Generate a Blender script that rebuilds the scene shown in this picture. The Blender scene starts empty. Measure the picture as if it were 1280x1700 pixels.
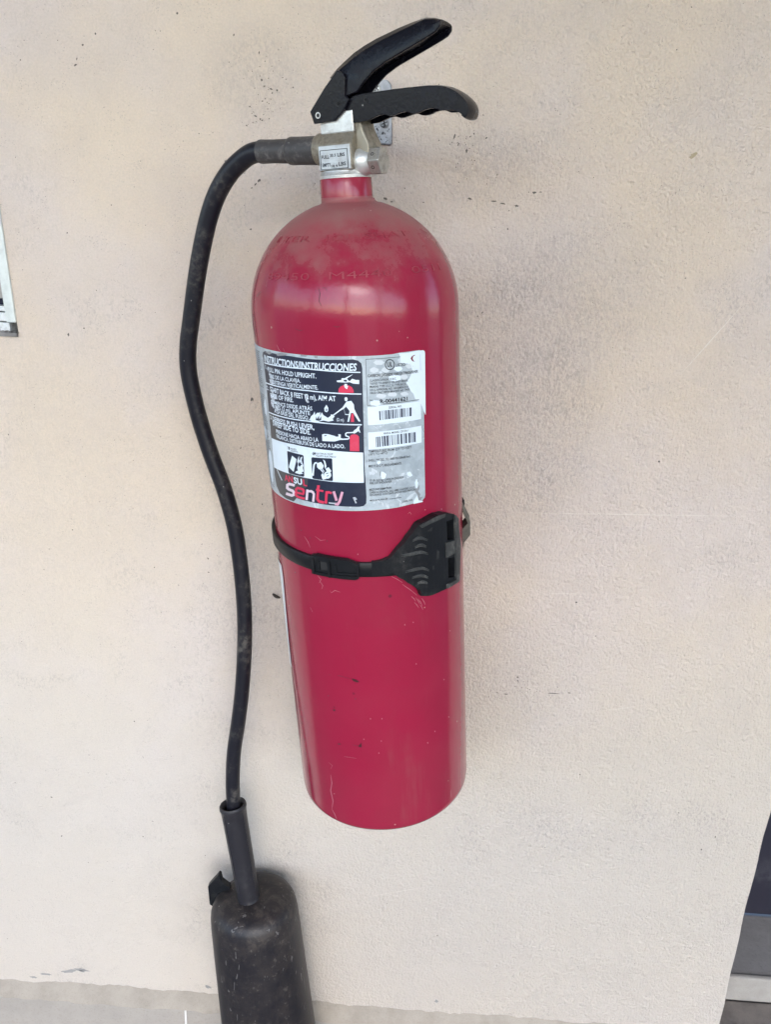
import bpy, bmesh, math, random
from mathutils import Vector, Matrix
from mathutils.geometry import tessellate_polygon

random.seed(7)
S = bpy.context.scene
C = S.collection

# ------------------------------------------------------------------ camera, sky, sun, exposure
cd = bpy.data.cameras.new('camera')
cam = bpy.data.objects.new('camera', cd)
C.objects.link(cam)
cd.sensor_fit = 'VERTICAL'
cd.sensor_height = 36.0
cd.lens = 27.064
cd.clip_start = 0.01
cd.clip_end = 500
RT, UP, FW = Vector((.99786, .04227, .04994)), Vector((-.06046, .30409, .95072)), Vector((-.025, .95171, -.30599))
mw = Matrix((RT, UP, -FW)).transposed().to_4x4()
mw.translation = Vector((0, -.8118, 1.0755))
cam.matrix_world = mw
S.camera = cam

SUN_EL, SUN_AZ = math.radians(38), math.radians(174)      # azimuth clockwise from +y (into the wall)
w = bpy.data.worlds.new('World')
S.world = w
w.use_nodes = True
nt = w.node_tree
bg = nt.nodes['Background']
sky = nt.nodes.new('ShaderNodeTexSky')
sky.sky_type = 'NISHITA'
sky.sun_disc = False
sky.sun_elevation = SUN_EL
sky.sun_rotation = SUN_AZ
sky.air_density = 1.0
sky.dust_density = 1.0
sky.ozone_density = 1.0
nt.links.new(sky.outputs[0], bg.inputs[0])
bg.inputs[1].default_value = 0.15
sd = bpy.data.lights.new('sun', 'SUN')
sd.energy = 0.5
sd.angle = math.radians(40)
sd.color = (1, .97, .94)
sun = bpy.data.objects.new('sun', sd)
C.objects.link(sun)
d = Vector((math.sin(SUN_AZ) * math.cos(SUN_EL), math.cos(SUN_AZ) * math.cos(SUN_EL), math.sin(SUN_EL)))
sun.rotation_euler = d.to_track_quat('Z', 'Y').to_euler()
vs = S.view_settings
vs.view_transform = 'Standard'
vs.look = 'None'
vs.gamma = 1
vs.exposure = 2.13

# ------------------------------------------------------------------ data measured off the place (mm on the unrolled tank: arc, height)
TEXTS = [
    ('INSTRUCTIONS/INSTRUCCIONES', -86.09, 458.2, 5.7, 454.6, 5.4, 'white', 0.2, 0.81),
    ('1.', -85.31, 452, -81.99, 452.1, 3.4, 'white', 0, 0.41),
    ('PULL PIN. HOLD UPRIGHT.', -81.55, 450.7, -27.4, 449.2, 3.6, 'white', 0, 0.68),
    ('TIRE DE LA CLAVIJA.', -80.43, 445.5, -41.88, 445.1, 3.1, 'white', 0, 0.54),
    ('Y SOSTENGA VERTICALMENTE.', -80.68, 441.1, -26.72, 440.4, 3.1, 'white', 0, 0.54),
    ('2.', -87.36, 434.3, -83.32, 434.5, 3.5, 'white', 0, 0.41),
    ('START BACK 8 FEET (2 m), AIM AT', -81.01, 434.2, -12.64, 431.2, 3.9, 'white', 0, 0.68),
    ('BASE OF FIRE.', -81.46, 428.9, -51.12, 428.6, 3.6, 'white', 0, 0.68),
    ('COMIENCE DESDE ATRÁS', -82.03, 423.7, -33.37, 423.2, 3.1, 'white', 0, 0.54),
    ('8 PIES (2 m), APUNTE', -79.28, 420.1, -35.74, 419.3, 3.2, 'white', 0, 0.54),
    ('A LA BASE DEL FUEGO.', -77.56, 416.6, -37.14, 415.3, 3.2, 'white', 0, 0.54),
    ('3.', -86.77, 409.2, -83.23, 409.6, 3.5, 'white', 0, 0.41),
    ('DEPRESS PUSH LEVER,', -82.16, 408.7, -33.09, 407.4, 4, 'white', 0, 0.68),
    ('SWEEP SIDE TO SIDE.', -82.75, 404.7, -36.83, 403, 4.2, 'white', 0, 0.68),
    ('PRESIONE HACIA ABAJO LA', -78.2, 398.7, -30.24, 397.4, 3.3, 'white', 0, 0.54),
    ('PALANCA, DISTRIBUYA DE LADO A LADO.', -78.32, 394.6, -8.25, 392.6, 3.2, 'white', 0, 0.54),
    ('(2 m)', -13.17, 415.3, -7.56, 414.7, 2.4, 'white', 0, 0.41),
    ('B', -63.95, 387, -62.06, 387, 2.2, 'white', 0, 0.68),
    ('LIQUIDS', -60.41, 387.9, -53.26, 387.8, 1.4, 'black', 0, 0.3),
    ('LIQUIDOS', -60.02, 386, -51.74, 386.1, 1.3, 'black', 0, 0.3),
    ('C', -36.3, 386.3, -34.83, 386.3, 1.9, 'white', 0, 0.68),
    ('ELECTRICAL EQUIP', -33.47, 386.8, -18.53, 386.9, 1.4, 'black', 0, 0.3),
    ('EQUIPO ELECTRICO', -33.66, 384.9, -16.22, 384.6, 1.4, 'black', 0, 0.3),
    ('AN', -72.51, 357.9, -61.06, 358.3, 5.3, 'red', 0, 0.94),
    ('SU', -59.99, 358.2, -50.39, 357.9, 5.2, 'white', 0, 0.81),
    ('L', -49.24, 357.9, -45.2, 357.6, 5.1, 'red', 0, 0.94),
    ('UL', 29.25, 455.6, 33.54, 455.5, 3.5, 'black', 0, 0.7),
    ('LISTED', 36.29, 455, 44.44, 454.6, 2.2, 'black', 0, 0.5),
    ('CARBON DIOXIDE FIRE EXTINGUISHER', 13.42, 448.9, 55.92, 447.6, 2.2, 'black', 0, 0.5),
    ('CLASSIFICATION 10-B:C', 14.62, 445.3, 35.91, 444.9, 1.6, 'black', 0, 0.3),
    ('TESTED TO ANSI/UL 154 AND 1803/UL', 14.74, 442.9, 46.21, 442.1, 1.6, 'black', 0, 0.3),
    ('MARINE TYPE U.S.C.G. TYPE-B:C II', 14.68, 440.4, 43.98, 439.6, 1.7, 'black', 0, 0.3),
    ('USCG APPROVAL NO. 162.028/EX-2116', 14.52, 437.9, 46.18, 437.1, 1.7, 'black', 0, 0.3),
    ('VALID ONLY WITH BRACKET NO. 79478', 14.38, 435.5, 47.31, 434.7, 1.7, 'black', 0, 0.3),
    ('No.', 14.03, 429.7, 16.81, 429.8, 1.6, 'black', 0, 0.3),
    ('R-00441621', 22.01, 427.6, 45.16, 427, 2.9, 'black', 0, 0.8),
    ('SERIAL NO.', 28.72, 422.4, 39.94, 422.3, 1.8, 'black', 0, 0.3),
    ('ANSUL MODEL CD15A-1', 23.13, 402, 44.83, 401.6, 1.6, 'black', 0.2, 0.4),
    ('TEMPERATURES FROM -22°F TO +120°F', 10.41, 388.1, 46.94, 387, 2, 'black', 0, 0.3),
    ('(-30°C TO +49°C)', 10.13, 385.6, 25.52, 385.6, 1.8, 'black', 0, 0.3),
    ('SHELL TESTED TO 3000 PSI (206.85 bar)', 9.96, 380.6, 45.37, 379.5, 1.9, 'black', 0, 0.3),
    ('MEETS D.O.T. REQUIREMENTS', 9.88, 375.6, 37.16, 374.9, 2, 'black', 0, 0.3),
    ('15 LB. (6.8 kg) CARBON DIOXIDE', 10.08, 363.5, 38.59, 362.7, 1.8, 'black', 0, 0.3),
    ('FIRE EXTINGUISHER', 9.8, 361, 28.13, 360.7, 1.9, 'black', 0, 0.3),
    ('MSDS INFORMATION', 9.13, 355.5, 27.62, 355.4, 1.8, 'black', 0, 0.6),
    ('CARBON DIOXIDE, GAS, HMIS 1-0-0/VERY COLD', 9.1, 353.2, 48.32, 352.1, 1.7, 'black', 0, 0.3),
    ('DISCHARGE. CONTENTS UNDER HIGH PRESSURE', 9.2, 351, 49.33, 349.9, 1.7, 'black', 0, 0.3),
    ('MSDS AVAILABLE AT', 9.06, 346.3, 23.78, 346.4, 1.3, 'black', 0, 0.4),
    ('www.ansul.com', 25.6, 346, 35.76, 345.9, 1.3, 'black', 0, 0.3),
    ('LABEL NO.', 36.5, 341.3, 45.95, 341.3, 1.8, 'black', 0, 0.3),
]
POLYS = [
    ('navy_panel', 'navy', 1, [(-89.07, 463), (-87.48, 465.4), (-83.32, 466.9), (-50.95, 465.7), (-27.29, 463.9), (3.22, 463.3), (6.83, 462.2), (9.13, 459.9), (9.72, 456.2), (8.68, 430.3), (7.56, 404.5), (6.51, 377.9), (6.54, 350.3), (5.93, 344.7), (3.87, 342.5), (0.31, 341.9), (-13.95, 342.3), (-37.95, 343.5), (-61.22, 344.7), (-78.16, 345.1), (-86.04, 345.5), (-90.08, 347.8), (-91.99, 357.2), (-89.85, 394.4), (-89.26, 415.9), (-88.12, 440.6)]),
    ('charcoal_band', 'charcoal', 2, [(-88.48, 412.8), (-87.47, 414.9), (-71.5, 415.8), (-76.07, 391.6), (-90.36, 392.6)]),
    ('charcoal_band', 'charcoal', 2, [(-89.97, 365.4), (-43.73, 367.7), (-44.75, 358.4), (-63.05, 340.6), (-74.23, 340.8), (-84.53, 342.9), (-89.75, 347.9)]),
    ('divider_rule', 'white', 3, [(-87.03, 457.4), (-34.3, 456.9), (8.12, 453.5), (8.06, 452.6), (-34.39, 456), (-87.3, 456.4)]),
    ('divider_rule', 'white', 3, [(-88.42, 440.5), (-36.08, 439.6), (7.7, 436.5), (7.64, 435.6), (-36.18, 438.7), (-88.7, 439.5)]),
    ('divider_rule', 'white', 3, [(-88.84, 415.3), (-38.69, 414.6), (6.49, 411.9), (6.43, 410.9), (-38.79, 413.7), (-89.13, 414.3)]),
    ('white_band', 'white', 3, [(-89.52, 392), (-55.8, 392.7), (-34.47, 391.6), (-17.66, 390.4), (6.06, 388.4), (5.16, 362.7), (-19.82, 363.7), (-38.82, 364.7), (-63.94, 365.4), (-91.06, 365.1)]),
    ('pictogram_box', 'navy', 4, [(-64.91, 385.2), (-63.72, 385.6), (-47.22, 384.7), (-46.1, 384.1), (-47.31, 366.5), (-48.08, 365.5), (-65.05, 365.6), (-66.11, 366.4)]),
    ('pictogram_box', 'navy', 4, [(-37.56, 383.8), (-20.43, 383.9), (-19.59, 383.1), (-20.44, 365.2), (-21.11, 364.4), (-38.37, 365), (-39.22, 365.8), (-38.51, 382.7)]),
    ('pictogram_box', 'navy', 4, [(-64.12, 389.6), (-61.12, 389.6), (-61.4, 387), (-64.32, 386.8)]),
    ('pictogram_box', 'navy', 4, [(-34, 387.2), (-34.17, 386.7), (-34.56, 386.2), (-35.09, 385.8), (-35.71, 385.7), (-36.3, 385.7), (-36.78, 386), (-37.08, 386.4), (-37.16, 387), (-36.97, 387.5), (-36.58, 388), (-36.04, 388.4), (-35.43, 388.5), (-34.84, 388.5), (-34.36, 388.2), (-34.06, 387.8)]),
    ('fuel_can_pictogram', 'white', 5, [(-59.06, 382.4), (-54.24, 380.1), (-55.39, 376.8), (-59.15, 368.1), (-64.76, 371.3), (-63.58, 373.8)]),
    ('fuel_can_pictogram', 'white', 5, [(-53.65, 378.5), (-52.57, 381), (-50.9, 383.5), (-51.48, 380.4), (-50.7, 379), (-49.55, 382.1), (-47.39, 383.2), (-48.7, 380), (-48.03, 377.8), (-47.18, 375.7), (-48.09, 373.3), (-47.52, 370.3), (-49.99, 369.2), (-48.22, 368.3), (-52.15, 367.2), (-57.63, 367.6), (-55.84, 369.4), (-53.75, 370.1), (-54.46, 372.3), (-53.05, 375.6)]),
    ('fuel_can_pictogram', 'navy', 6, [(-52.41, 376.8), (-51.48, 378.9), (-51.18, 376.6), (-49.55, 379.1), (-49.64, 376.7), (-48.39, 376.3), (-50.2, 375.2), (-51.32, 373.9), (-52.64, 374.9)]),
    ('plug_pictogram', 'white', 5, [(-39.14, 368.3), (-37.09, 377.6), (-35.65, 379.6), (-33.32, 380.1), (-33.68, 378.9), (-35.12, 378.3), (-35.91, 376.9), (-37.68, 367.7), (-38.71, 367.6)]),
    ('plug_pictogram', 'white', 5, [(-33.66, 379), (-29.53, 380.4), (-27.48, 377.2), (-28.46, 374.9), (-32.14, 373.9), (-33.75, 375.6)]),
    ('plug_pictogram', 'white', 5, [(-31.33, 373.9), (-29.22, 375.2), (-27.12, 372.4), (-28.8, 371.1)]),
    ('plug_pictogram', 'navy', 6, [(-30.32, 374.4), (-29.82, 374.7), (-27.68, 372.2), (-28.19, 371.8)]),
    ('plug_pictogram', 'white', 5, [(-27.76, 382.8), (-25.94, 381.4), (-25.13, 377.3), (-26.14, 374.7), (-23.32, 376.3), (-21.28, 373.4), (-21.78, 371.9), (-25.18, 372.5), (-26.8, 376.1), (-26.84, 379.9)]),
    ('plug_pictogram', 'white', 5, [(-21.59, 369.6), (-21.87, 368.5), (-22.51, 367.6), (-23.42, 366.8), (-24.53, 366.4), (-25.65, 366.3), (-26.69, 366.6), (-27.51, 367.3), (-28.01, 368.2), (-28.1, 369.3), (-27.8, 370.4), (-27.15, 371.4), (-26.2, 372.1), (-25.12, 372.6), (-23.98, 372.6), (-22.96, 372.3), (-22.17, 371.6), (-21.7, 370.7)]),
    ('plug_pictogram', 'navy', 6, [(-26.1, 370.8), (-24.01, 371.6), (-23.92, 371), (-25.99, 370.2)]),
    ('plug_pictogram', 'navy', 6, [(-25.66, 368.7), (-23.91, 369.4), (-23.8, 368.8), (-25.55, 368.1)]),
    ('plug_pictogram', 'white', 5, [(-30.57, 369.1), (-28.8, 371.1), (-28.26, 368.5), (-26.13, 366), (-29.36, 365), (-30.01, 366.5)]),
    ('pull_pin_picture', 'red', 4, [(-10.24, 437.8), (-9.82, 440.7), (-8.28, 442.7), (-5.45, 443.7), (-2.03, 443.5), (0.59, 442.1), (1.85, 439.6), (1.83, 437.3)]),
    ('pull_pin_picture', 'white', 4, [(-11.04, 447.4), (-7.21, 447.8), (-6.76, 449.2), (-4.36, 449.1), (-2.59, 450), (2.28, 452), (0.85, 450.9), (-1.97, 449.3), (-2.72, 448.4), (-0.81, 446.6), (1.37, 448.5), (4.01, 447.4), (6.69, 447.2), (6.49, 444), (1.79, 444.7), (-0.85, 445.9), (-4.27, 445.7), (-10.44, 446.2)]),
    ('pull_pin_picture', 'navy', 5, [(-5.36, 447.8), (-3.42, 448), (-2.47, 447), (-3.54, 446.3), (-5.22, 446.7)]),
    ('pull_pin_picture', 'white', 5, [(-4.69, 444.7), (-2.98, 444.6), (-2.97, 442.9), (-2.08, 442.9), (-3.28, 440.4), (-4.89, 441.9), (-5.27, 443.3)]),
    ('aim_picture', 'white', 4, [(-3.29, 432.6), (-3.51, 431.7), (-4.01, 431.1), (-4.64, 430.9), (-5.25, 431.2), (-5.65, 431.8), (-5.76, 432.6), (-5.55, 433.5), (-5.03, 434.1), (-4.41, 434.3), (-3.81, 434), (-3.39, 433.4)]),
    ('aim_picture', 'white', 4, [(-4.32, 430.7), (-0.5, 431.1), (1.34, 427.9), (1.44, 424.3), (3.53, 419.3), (5.61, 414.3), (4.23, 414.2), (0.53, 420.9), (0.23, 421.6), (-1.52, 421.3), (-2.17, 418.9), (-3.37, 414.5), (-4.78, 414.3), (-2.92, 421), (-2.44, 423.1), (-4.94, 426.7), (-6.8, 425), (-10.08, 423.3), (-14.57, 420.1), (-16.37, 420.1), (-14.49, 421.2), (-7.77, 426.1)]),
    ('aim_picture', 'white', 3, [(-6.8, 425), (-6.07, 420.8), (-2.63, 420.3), (-2.67, 419.7), (-6.12, 420.1), (-6.85, 424.4)]),
    ('aim_picture', 'red', 5, [(-2, 414.2), (-1.43, 419.6), (-0.33, 421.6), (0.65, 419.8), (0.54, 414.1)]),
    ('aim_picture', 'white', 4, [(-18.21, 418), (-17.79, 420.5), (-15.64, 420.1), (-14.65, 419.1), (-16.26, 417)]),
    ('aim_picture', 'white', 4, [(-37, 415.1), (-35.03, 418.5), (-32.88, 420), (-31.46, 422.6), (-31.38, 419.4), (-29.22, 421.6), (-27.71, 421.3), (-26.86, 422.4), (-26.8, 418.9), (-25.38, 422.1), (-24.09, 419.7), (-22.66, 419), (-20.57, 417.6), (-18.25, 419.1), (-15.66, 415.5), (-20.08, 414.6), (-24.47, 415.4), (-29.16, 414.1), (-33.86, 414.1)]),
    ('aim_picture', 'navy', 5, [(-31.36, 415.4), (-30.27, 418.7), (-29.89, 416.2), (-27.88, 419.5), (-28.05, 416), (-26.05, 418.9), (-26.25, 415.7), (-28.32, 414.9)]),
    ('aim_picture', 'white', 4, [(-22.69, 422.9), (-22.85, 425.3), (-20.77, 428.2), (-19.53, 425.8), (-19.73, 423.3), (-21.06, 422.2)]),
    ('aim_picture', 'navy', 5, [(-21.68, 423.6), (-20.95, 426.1), (-20.44, 424.3), (-20.83, 423.1)]),
    ('aim_picture', 'white', 3, [(-25.35, 413.9), (-15.86, 413), (-4.91, 412.6), (-4.94, 412.2), (-15.89, 412.6), (-25.4, 413.5)]),
    ('lever_picture', 'red', 4, [(-4.38, 390.2), (-3.68, 402.1), (-2.75, 403.4), (-0.26, 404), (2.47, 403.3), (3.62, 401.8), (3.18, 389.7)]),
    ('lever_picture', 'white', 4, [(-26.9, 398.3), (-26.64, 403.7), (-25.07, 404.3), (-21.7, 404.3), (-15.94, 402.8), (-14.9, 402.2), (-12.74, 402.4), (-12.94, 404.3), (-10.81, 404), (-11.18, 401.2), (-9.65, 400.6), (-4.69, 400.8), (-4.97, 401.8), (-7.38, 402.6), (-7.36, 404.7), (-6.09, 405.8), (-0.84, 406), (0.31, 407.4), (2.11, 408.4), (3.26, 410.1), (5.02, 410.5), (4.18, 408.2), (5.03, 405.3), (4.32, 405), (3.71, 406.5), (1.93, 405.5), (0.11, 404.5), (-0.9, 405), (-5.79, 405), (-6.43, 404), (-6.28, 403.3), (-4.24, 402.3), (-3.87, 400.5), (-5.47, 399.6), (-11.87, 399.5), (-16.31, 398.2)]),
    ('lever_picture', 'navy', 5, [(-24.79, 403.1), (-22.52, 403.4), (-22.96, 402.7), (-24.71, 402.3)]),
    ('logo_letter', 'pinkwhite', 4, [(-58.95, 357.2), (-66.59, 357.1), (-71.31, 354.6), (-72.42, 350.5), (-69.23, 349.3), (-64.25, 349.1), (-63.39, 348.4), (-63.8, 347.4), (-64.48, 347.1), (-72.21, 347), (-73.99, 344.3), (-64.7, 344.5), (-60.97, 346.3), (-59.65, 349.8), (-61.76, 351.6), (-66.84, 351.9), (-68.16, 352.4), (-67.79, 353.9), (-66.55, 354.6), (-60.15, 354.7)]),
    ('logo_letter', 'red', 4, [(-48.79, 346.9), (-56.5, 347.2), (-58.08, 348.3), (-57.01, 352.4), (-55.95, 353.3), (-51.79, 353.1), (-50.87, 352.6), (-51.48, 349.6), (-48.95, 349.9), (-48.18, 353.8), (-50.27, 355.2), (-56.42, 355.5), (-59.59, 352.9), (-61.19, 347), (-58.25, 345), (-49.68, 344.8)]),
    ('logo_letter', 'red', 5, [(-58.86, 349), (-50, 348.8), (-49.27, 350.6), (-58.05, 350.8)]),
    ('logo_letter', 'pinkwhite', 4, [(-46.1, 345), (-44.13, 354.7), (-46.6, 354.5), (-48.64, 344.8)]),
    ('logo_letter', 'pinkwhite', 5, [(-45.78, 352), (-42.13, 352.6), (-40.82, 352), (-40.34, 351), (-41.72, 344.3), (-39.44, 344.4), (-37.98, 351.7), (-38.93, 353.7), (-41.27, 354.8), (-45.65, 354)]),
    ('logo_letter', 'red', 4, [(-35.2, 359.8), (-37.48, 347), (-35.71, 344.4), (-30.57, 343.6), (-29.72, 345.9), (-33.94, 346.6), (-34.81, 347.9), (-32.73, 359.8)]),
    ('logo_letter', 'red', 5, [(-37.05, 354.8), (-29.96, 354.1), (-29.45, 355.8), (-36.5, 356.5)]),
    ('logo_letter', 'red', 4, [(-27.48, 344.1), (-25.74, 355.2), (-27.93, 355.2), (-29.72, 344.1)]),
    ('logo_letter', 'red', 5, [(-26.72, 352.7), (-25.12, 353.4), (-22.87, 352.7), (-22.04, 354.6), (-24.92, 355.5), (-27.2, 354.6)]),
    ('logo_letter', 'pink', 4, [(-21.76, 355), (-19.82, 346.9), (-17.6, 347.7), (-19.51, 355.8)]),
    ('logo_letter', 'pink', 5, [(-14.21, 355.5), (-17.2, 347.1), (-18.42, 345.4), (-20.22, 345.5), (-20.69, 343.2), (-17.51, 342.9), (-15.21, 346.2), (-12.13, 354.9)]),
    ('scuff_mark', 'white', 3, [(-85.46, 364.7), (-84.24, 364.8), (-77.11, 357), (-78.15, 356.2)]),
    ('scuff_mark', 'scuff', 6, [(-4.75, 350.3), (-2.78, 350.7), (-1.26, 348.7), (-2.98, 347.7), (-1.68, 345.5), (-2.95, 344.9), (-3.42, 346.7), (-3.91, 347.8)]),
    ('scuff_mark', 'scuff', 6, [(-25.94, 345.6), (-19.93, 345.3), (-19.87, 344.1), (-25.65, 344.3)]),
    ('scuff_mark', 'scuff', 5, [(-80.43, 450.8), (-77.25, 450), (-75.57, 448.1), (-74.02, 445.8), (-73.86, 441.8), (-75.18, 439.9), (-78.57, 440.5), (-79.83, 442.8), (-78.65, 445.5), (-80.29, 447.5)]),
    ('scuff_mark', 'scuff', 5, [(-80.34, 435.9), (-76.08, 435.4), (-75.91, 432.9), (-72.03, 432.3), (-72, 429.1), (-75.59, 427.7), (-73.92, 425.1), (-78.52, 423.7), (-77.06, 421.7), (-81.4, 421), (-82.65, 423.7), (-80.18, 426.4), (-81.72, 429.8), (-79.16, 432.4)]),
    ('scuff_mark', 'scuff', 5, [(-74.64, 422.1), (-72.08, 421.7), (-70.46, 420.1), (-72.71, 418.3), (-76.02, 418.5)]),
    ('scuff_mark', 'scuff', 5, [(-40.14, 436), (-36.41, 436.4), (-35.7, 434), (-37.05, 431.8), (-35.49, 429.8), (-37.19, 429), (-39.05, 430.7), (-38.04, 432.5)]),
    ('scuff_mark', 'scuff', 5, [(-54.3, 440.4), (-52.33, 441), (-51.04, 440), (-52.61, 438.8), (-54.29, 439.2)]),
    ('scuff_mark', 'greyscuff', 5, [(-82.53, 466.3), (-74.3, 467.7), (-72.03, 466.1), (-76.27, 464.7)]),
    ('scuff_mark', 'greyscuff', 5, [(-66.56, 466.5), (-59.35, 467.8), (-52.6, 467.3), (-55.66, 465.8), (-64.6, 464.7)]),
    ('scuff_mark', 'greyscuff', 5, [(-27.62, 466.7), (-24.7, 466.4), (-25.07, 464.8), (-27.4, 465.1)]),
    ('scuff_mark', 'greyscuff', 5, [(-39.58, 467.3), (-33.29, 466.8), (-34.95, 465.9), (-39.7, 466.1)]),
    ('torn_film', 'white', 2, [(39.32, 464.8), (47.18, 464.4), (54.51, 464.6), (61.48, 464.4), (63.21, 463.6), (63.73, 462), (63.07, 440.2), (62.13, 411.9), (58.13, 421.3), (56.01, 424.9), (52.24, 426.9), (50.83, 431.3), (48.31, 434), (46.44, 438.3), (44.55, 441.3), (47.77, 444.4), (50.61, 449.4), (49.78, 454.4), (45.78, 456.3), (41.8, 456.4), (40.43, 458.3), (40.57, 460.9)]),
    ('torn_film', 'darkred', 3, [(49.51, 459.6), (50.62, 461.2), (52.78, 462), (54.1, 461.7), (51.93, 460.8), (51.32, 459.1), (52.3, 457.4), (53.61, 456.9), (51.74, 456.9), (50.47, 457.9)]),
    ('frame_line', 'black', 3, [(12.74, 462.6), (40.64, 461.9), (40.62, 462.3), (12.74, 463)]),
    ('frame_line', 'black', 3, [(12.57, 462.8), (11.67, 426.7), (12.02, 426.7), (12.91, 462.8)]),
    ('frame_line', 'black', 3, [(11.85, 426.5), (14.52, 426.5), (14.52, 426.9), (11.84, 426.8)]),
    ('frame_line', 'black', 3, [(24.48, 426.4), (56.08, 425.7), (56.03, 426.1), (24.45, 426.9)]),
    ('frame_line', 'black', 3, [(58.7, 461.6), (58.42, 449.1), (58.59, 449.1), (58.87, 461.6)]),
    ('frame_line', 'black', 3, [(35.57, 456.6), (35.37, 455.5), (34.9, 454.5), (34.2, 453.7), (33.32, 453.1), (32.31, 452.8), (31.25, 452.8), (30.21, 453), (29.26, 453.6), (28.47, 454.3), (27.88, 455.3), (27.54, 456.3), (27.48, 457.5), (27.67, 458.6), (28.12, 459.5), (28.8, 460.4), (29.67, 461), (30.66, 461.3), (31.7, 461.3), (32.74, 461.1), (33.71, 460.5), (34.52, 459.8), (35.12, 458.8), (35.48, 457.7), (35.57, 456.6), (34.83, 456.7), (34.75, 457.6), (34.45, 458.5), (33.97, 459.3), (33.3, 460), (32.53, 460.4), (31.67, 460.6), (30.8, 460.6), (30, 460.3), (29.3, 459.8), (28.74, 459.1), (28.36, 458.3), (28.19, 457.4), (28.26, 456.5), (28.53, 455.6), (29.02, 454.8), (29.67, 454.1), (30.45, 453.7), (31.3, 453.5), (32.15, 453.5), (32.98, 453.8), (33.71, 454.3), (34.28, 454.9), (34.66, 455.8), (34.83, 456.7)]),
    ('film_bubble', 'patch', 2, [(27.34, 459.1), (26.16, 458.5), (25.8, 457.7), (24.4, 457.5), (22.8, 457.8), (21.11, 457.9), (20.07, 458.2), (19.43, 459.1), (18.45, 459.9), (19.59, 460.6), (20.18, 461.3), (21.33, 461.4), (23.01, 461.3), (24.65, 461.3), (25.91, 460.7), (26.27, 459.9)]),
    ('film_bubble', 'patch', 2, [(21.95, 453.7), (22.38, 452.8), (21.16, 452.4), (19.96, 452.1), (18.67, 451.7), (17.46, 452.1), (16.22, 452.9), (15.22, 453.5), (15.7, 454.2), (15.36, 455), (16.34, 455.5), (17.71, 456.1), (18.94, 456.3), (20.19, 455.6), (21.27, 455.1), (22.49, 454.5)]),
    ('film_bubble', 'patch', 2, [(31.56, 452.9), (30.74, 452.3), (30.59, 451.8), (29.14, 451.2), (27.87, 451.2), (26.44, 451.8), (25.72, 452.2), (24.81, 452.8), (24.29, 453.7), (25.26, 454.3), (25.49, 455), (26.75, 455.5), (28.08, 455.2), (29.51, 454.8), (30.37, 454.6), (31.02, 453.8)]),
    ('film_bubble', 'white', 2, [(42, 452.6), (41.18, 451.9), (41.02, 451.4), (39.49, 451.2), (38.13, 450.8), (36.63, 451.4), (35.91, 452.1), (34.9, 452.7), (34.41, 453.5), (35.4, 454.1), (35.6, 454.6), (36.95, 455.2), (38.35, 455.2), (39.86, 454.5), (40.73, 454.1), (41.49, 453.5)]),
    ('film_bubble', 'white', 2, [(39.92, 445.5), (40.43, 444.5), (38.31, 443.9), (36.89, 443.1), (34.89, 443.4), (33.18, 444.2), (31.05, 444.7), (30.12, 445.6), (30.45, 446.7), (29.82, 447.6), (31.67, 448.5), (33.3, 449), (35.15, 448.6), (36.94, 448.2), (38.91, 447.7), (40.31, 446.5)]),
    ('film_bubble', 'patch', 2, [(51.97, 453.2), (50.98, 452.6), (50.55, 452.2), (49.52, 452.1), (48.12, 451.9), (46.76, 452.1), (45.78, 452.9), (45.44, 453.5), (44.55, 454.2), (45.37, 454.9), (46.03, 455.2), (46.88, 455.5), (48.29, 455.7), (49.6, 455.2), (50.79, 454.5), (50.98, 454.1)]),
    ('film_bubble', 'patch', 2, [(46.62, 445.5), (45.93, 444.8), (45.09, 444.5), (44.32, 443.9), (42.92, 443.8), (41.72, 444.4), (40.51, 445.1), (40.4, 445.5), (39.64, 446.4), (40.03, 447.1), (41.09, 447.6), (41.77, 448.2), (43.14, 448.1), (44.27, 447.5), (45.65, 447), (45.78, 446.5)]),
    ('film_bubble', 'patch', 2, [(26.84, 432.7), (27.17, 432), (26.19, 431.7), (24.51, 431.2), (23.11, 431.2), (21.62, 431.8), (20.49, 432.2), (19, 432.8), (19.54, 433.5), (19.53, 434.1), (20.18, 434.7), (21.96, 435.1), (23.32, 434.8), (24.92, 434.4), (25.88, 434.2), (27.48, 433.4)]),
    ('film_bubble', 'patch', 2, [(36.18, 433), (35.71, 432.4), (35.42, 431.7), (33.71, 431.4), (32.4, 431.8), (30.85, 432.1), (30.09, 432.3), (28.78, 433.1), (28.67, 433.9), (29.45, 434.5), (29.64, 435.2), (31.21, 435.2), (32.57, 435), (34.19, 434.9), (34.97, 434.5), (36.08, 433.6)]),
    ('film_bubble', 'patch', 2, [(46.04, 432), (46.2, 431.3), (44.78, 431.1), (43.96, 431), (42.55, 430.9), (41.38, 431.1), (39.91, 431.8), (39.47, 432.4), (39.45, 433), (39.1, 433.7), (40.43, 433.9), (41.38, 434.1), (42.72, 434.3), (43.88, 433.9), (45.31, 433.1), (46.04, 432.6)]),
    ('film_bubble', 'white', 2, [(22.4, 427.8), (22.96, 426.9), (21.47, 426.3), (19.87, 425.7), (18.3, 425.9), (16.75, 426.5), (15.21, 426.8), (13.84, 427.6), (14.49, 428.5), (14.1, 429.3), (15.25, 430.2), (17.02, 430.5), (18.55, 430.2), (20.19, 430), (21.5, 429.6), (23.13, 428.6)]),
    ('white_sticker', 'white', 2, [(11.76, 425.3), (17.8, 425), (20.54, 425.7), (56, 424.5), (57.64, 423.5), (57.38, 409.5), (11.45, 410.7)]),
    ('white_sticker', 'white', 2, [(10.97, 404.8), (57.36, 404), (57.21, 389.8), (10.56, 390.7)]),
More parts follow.
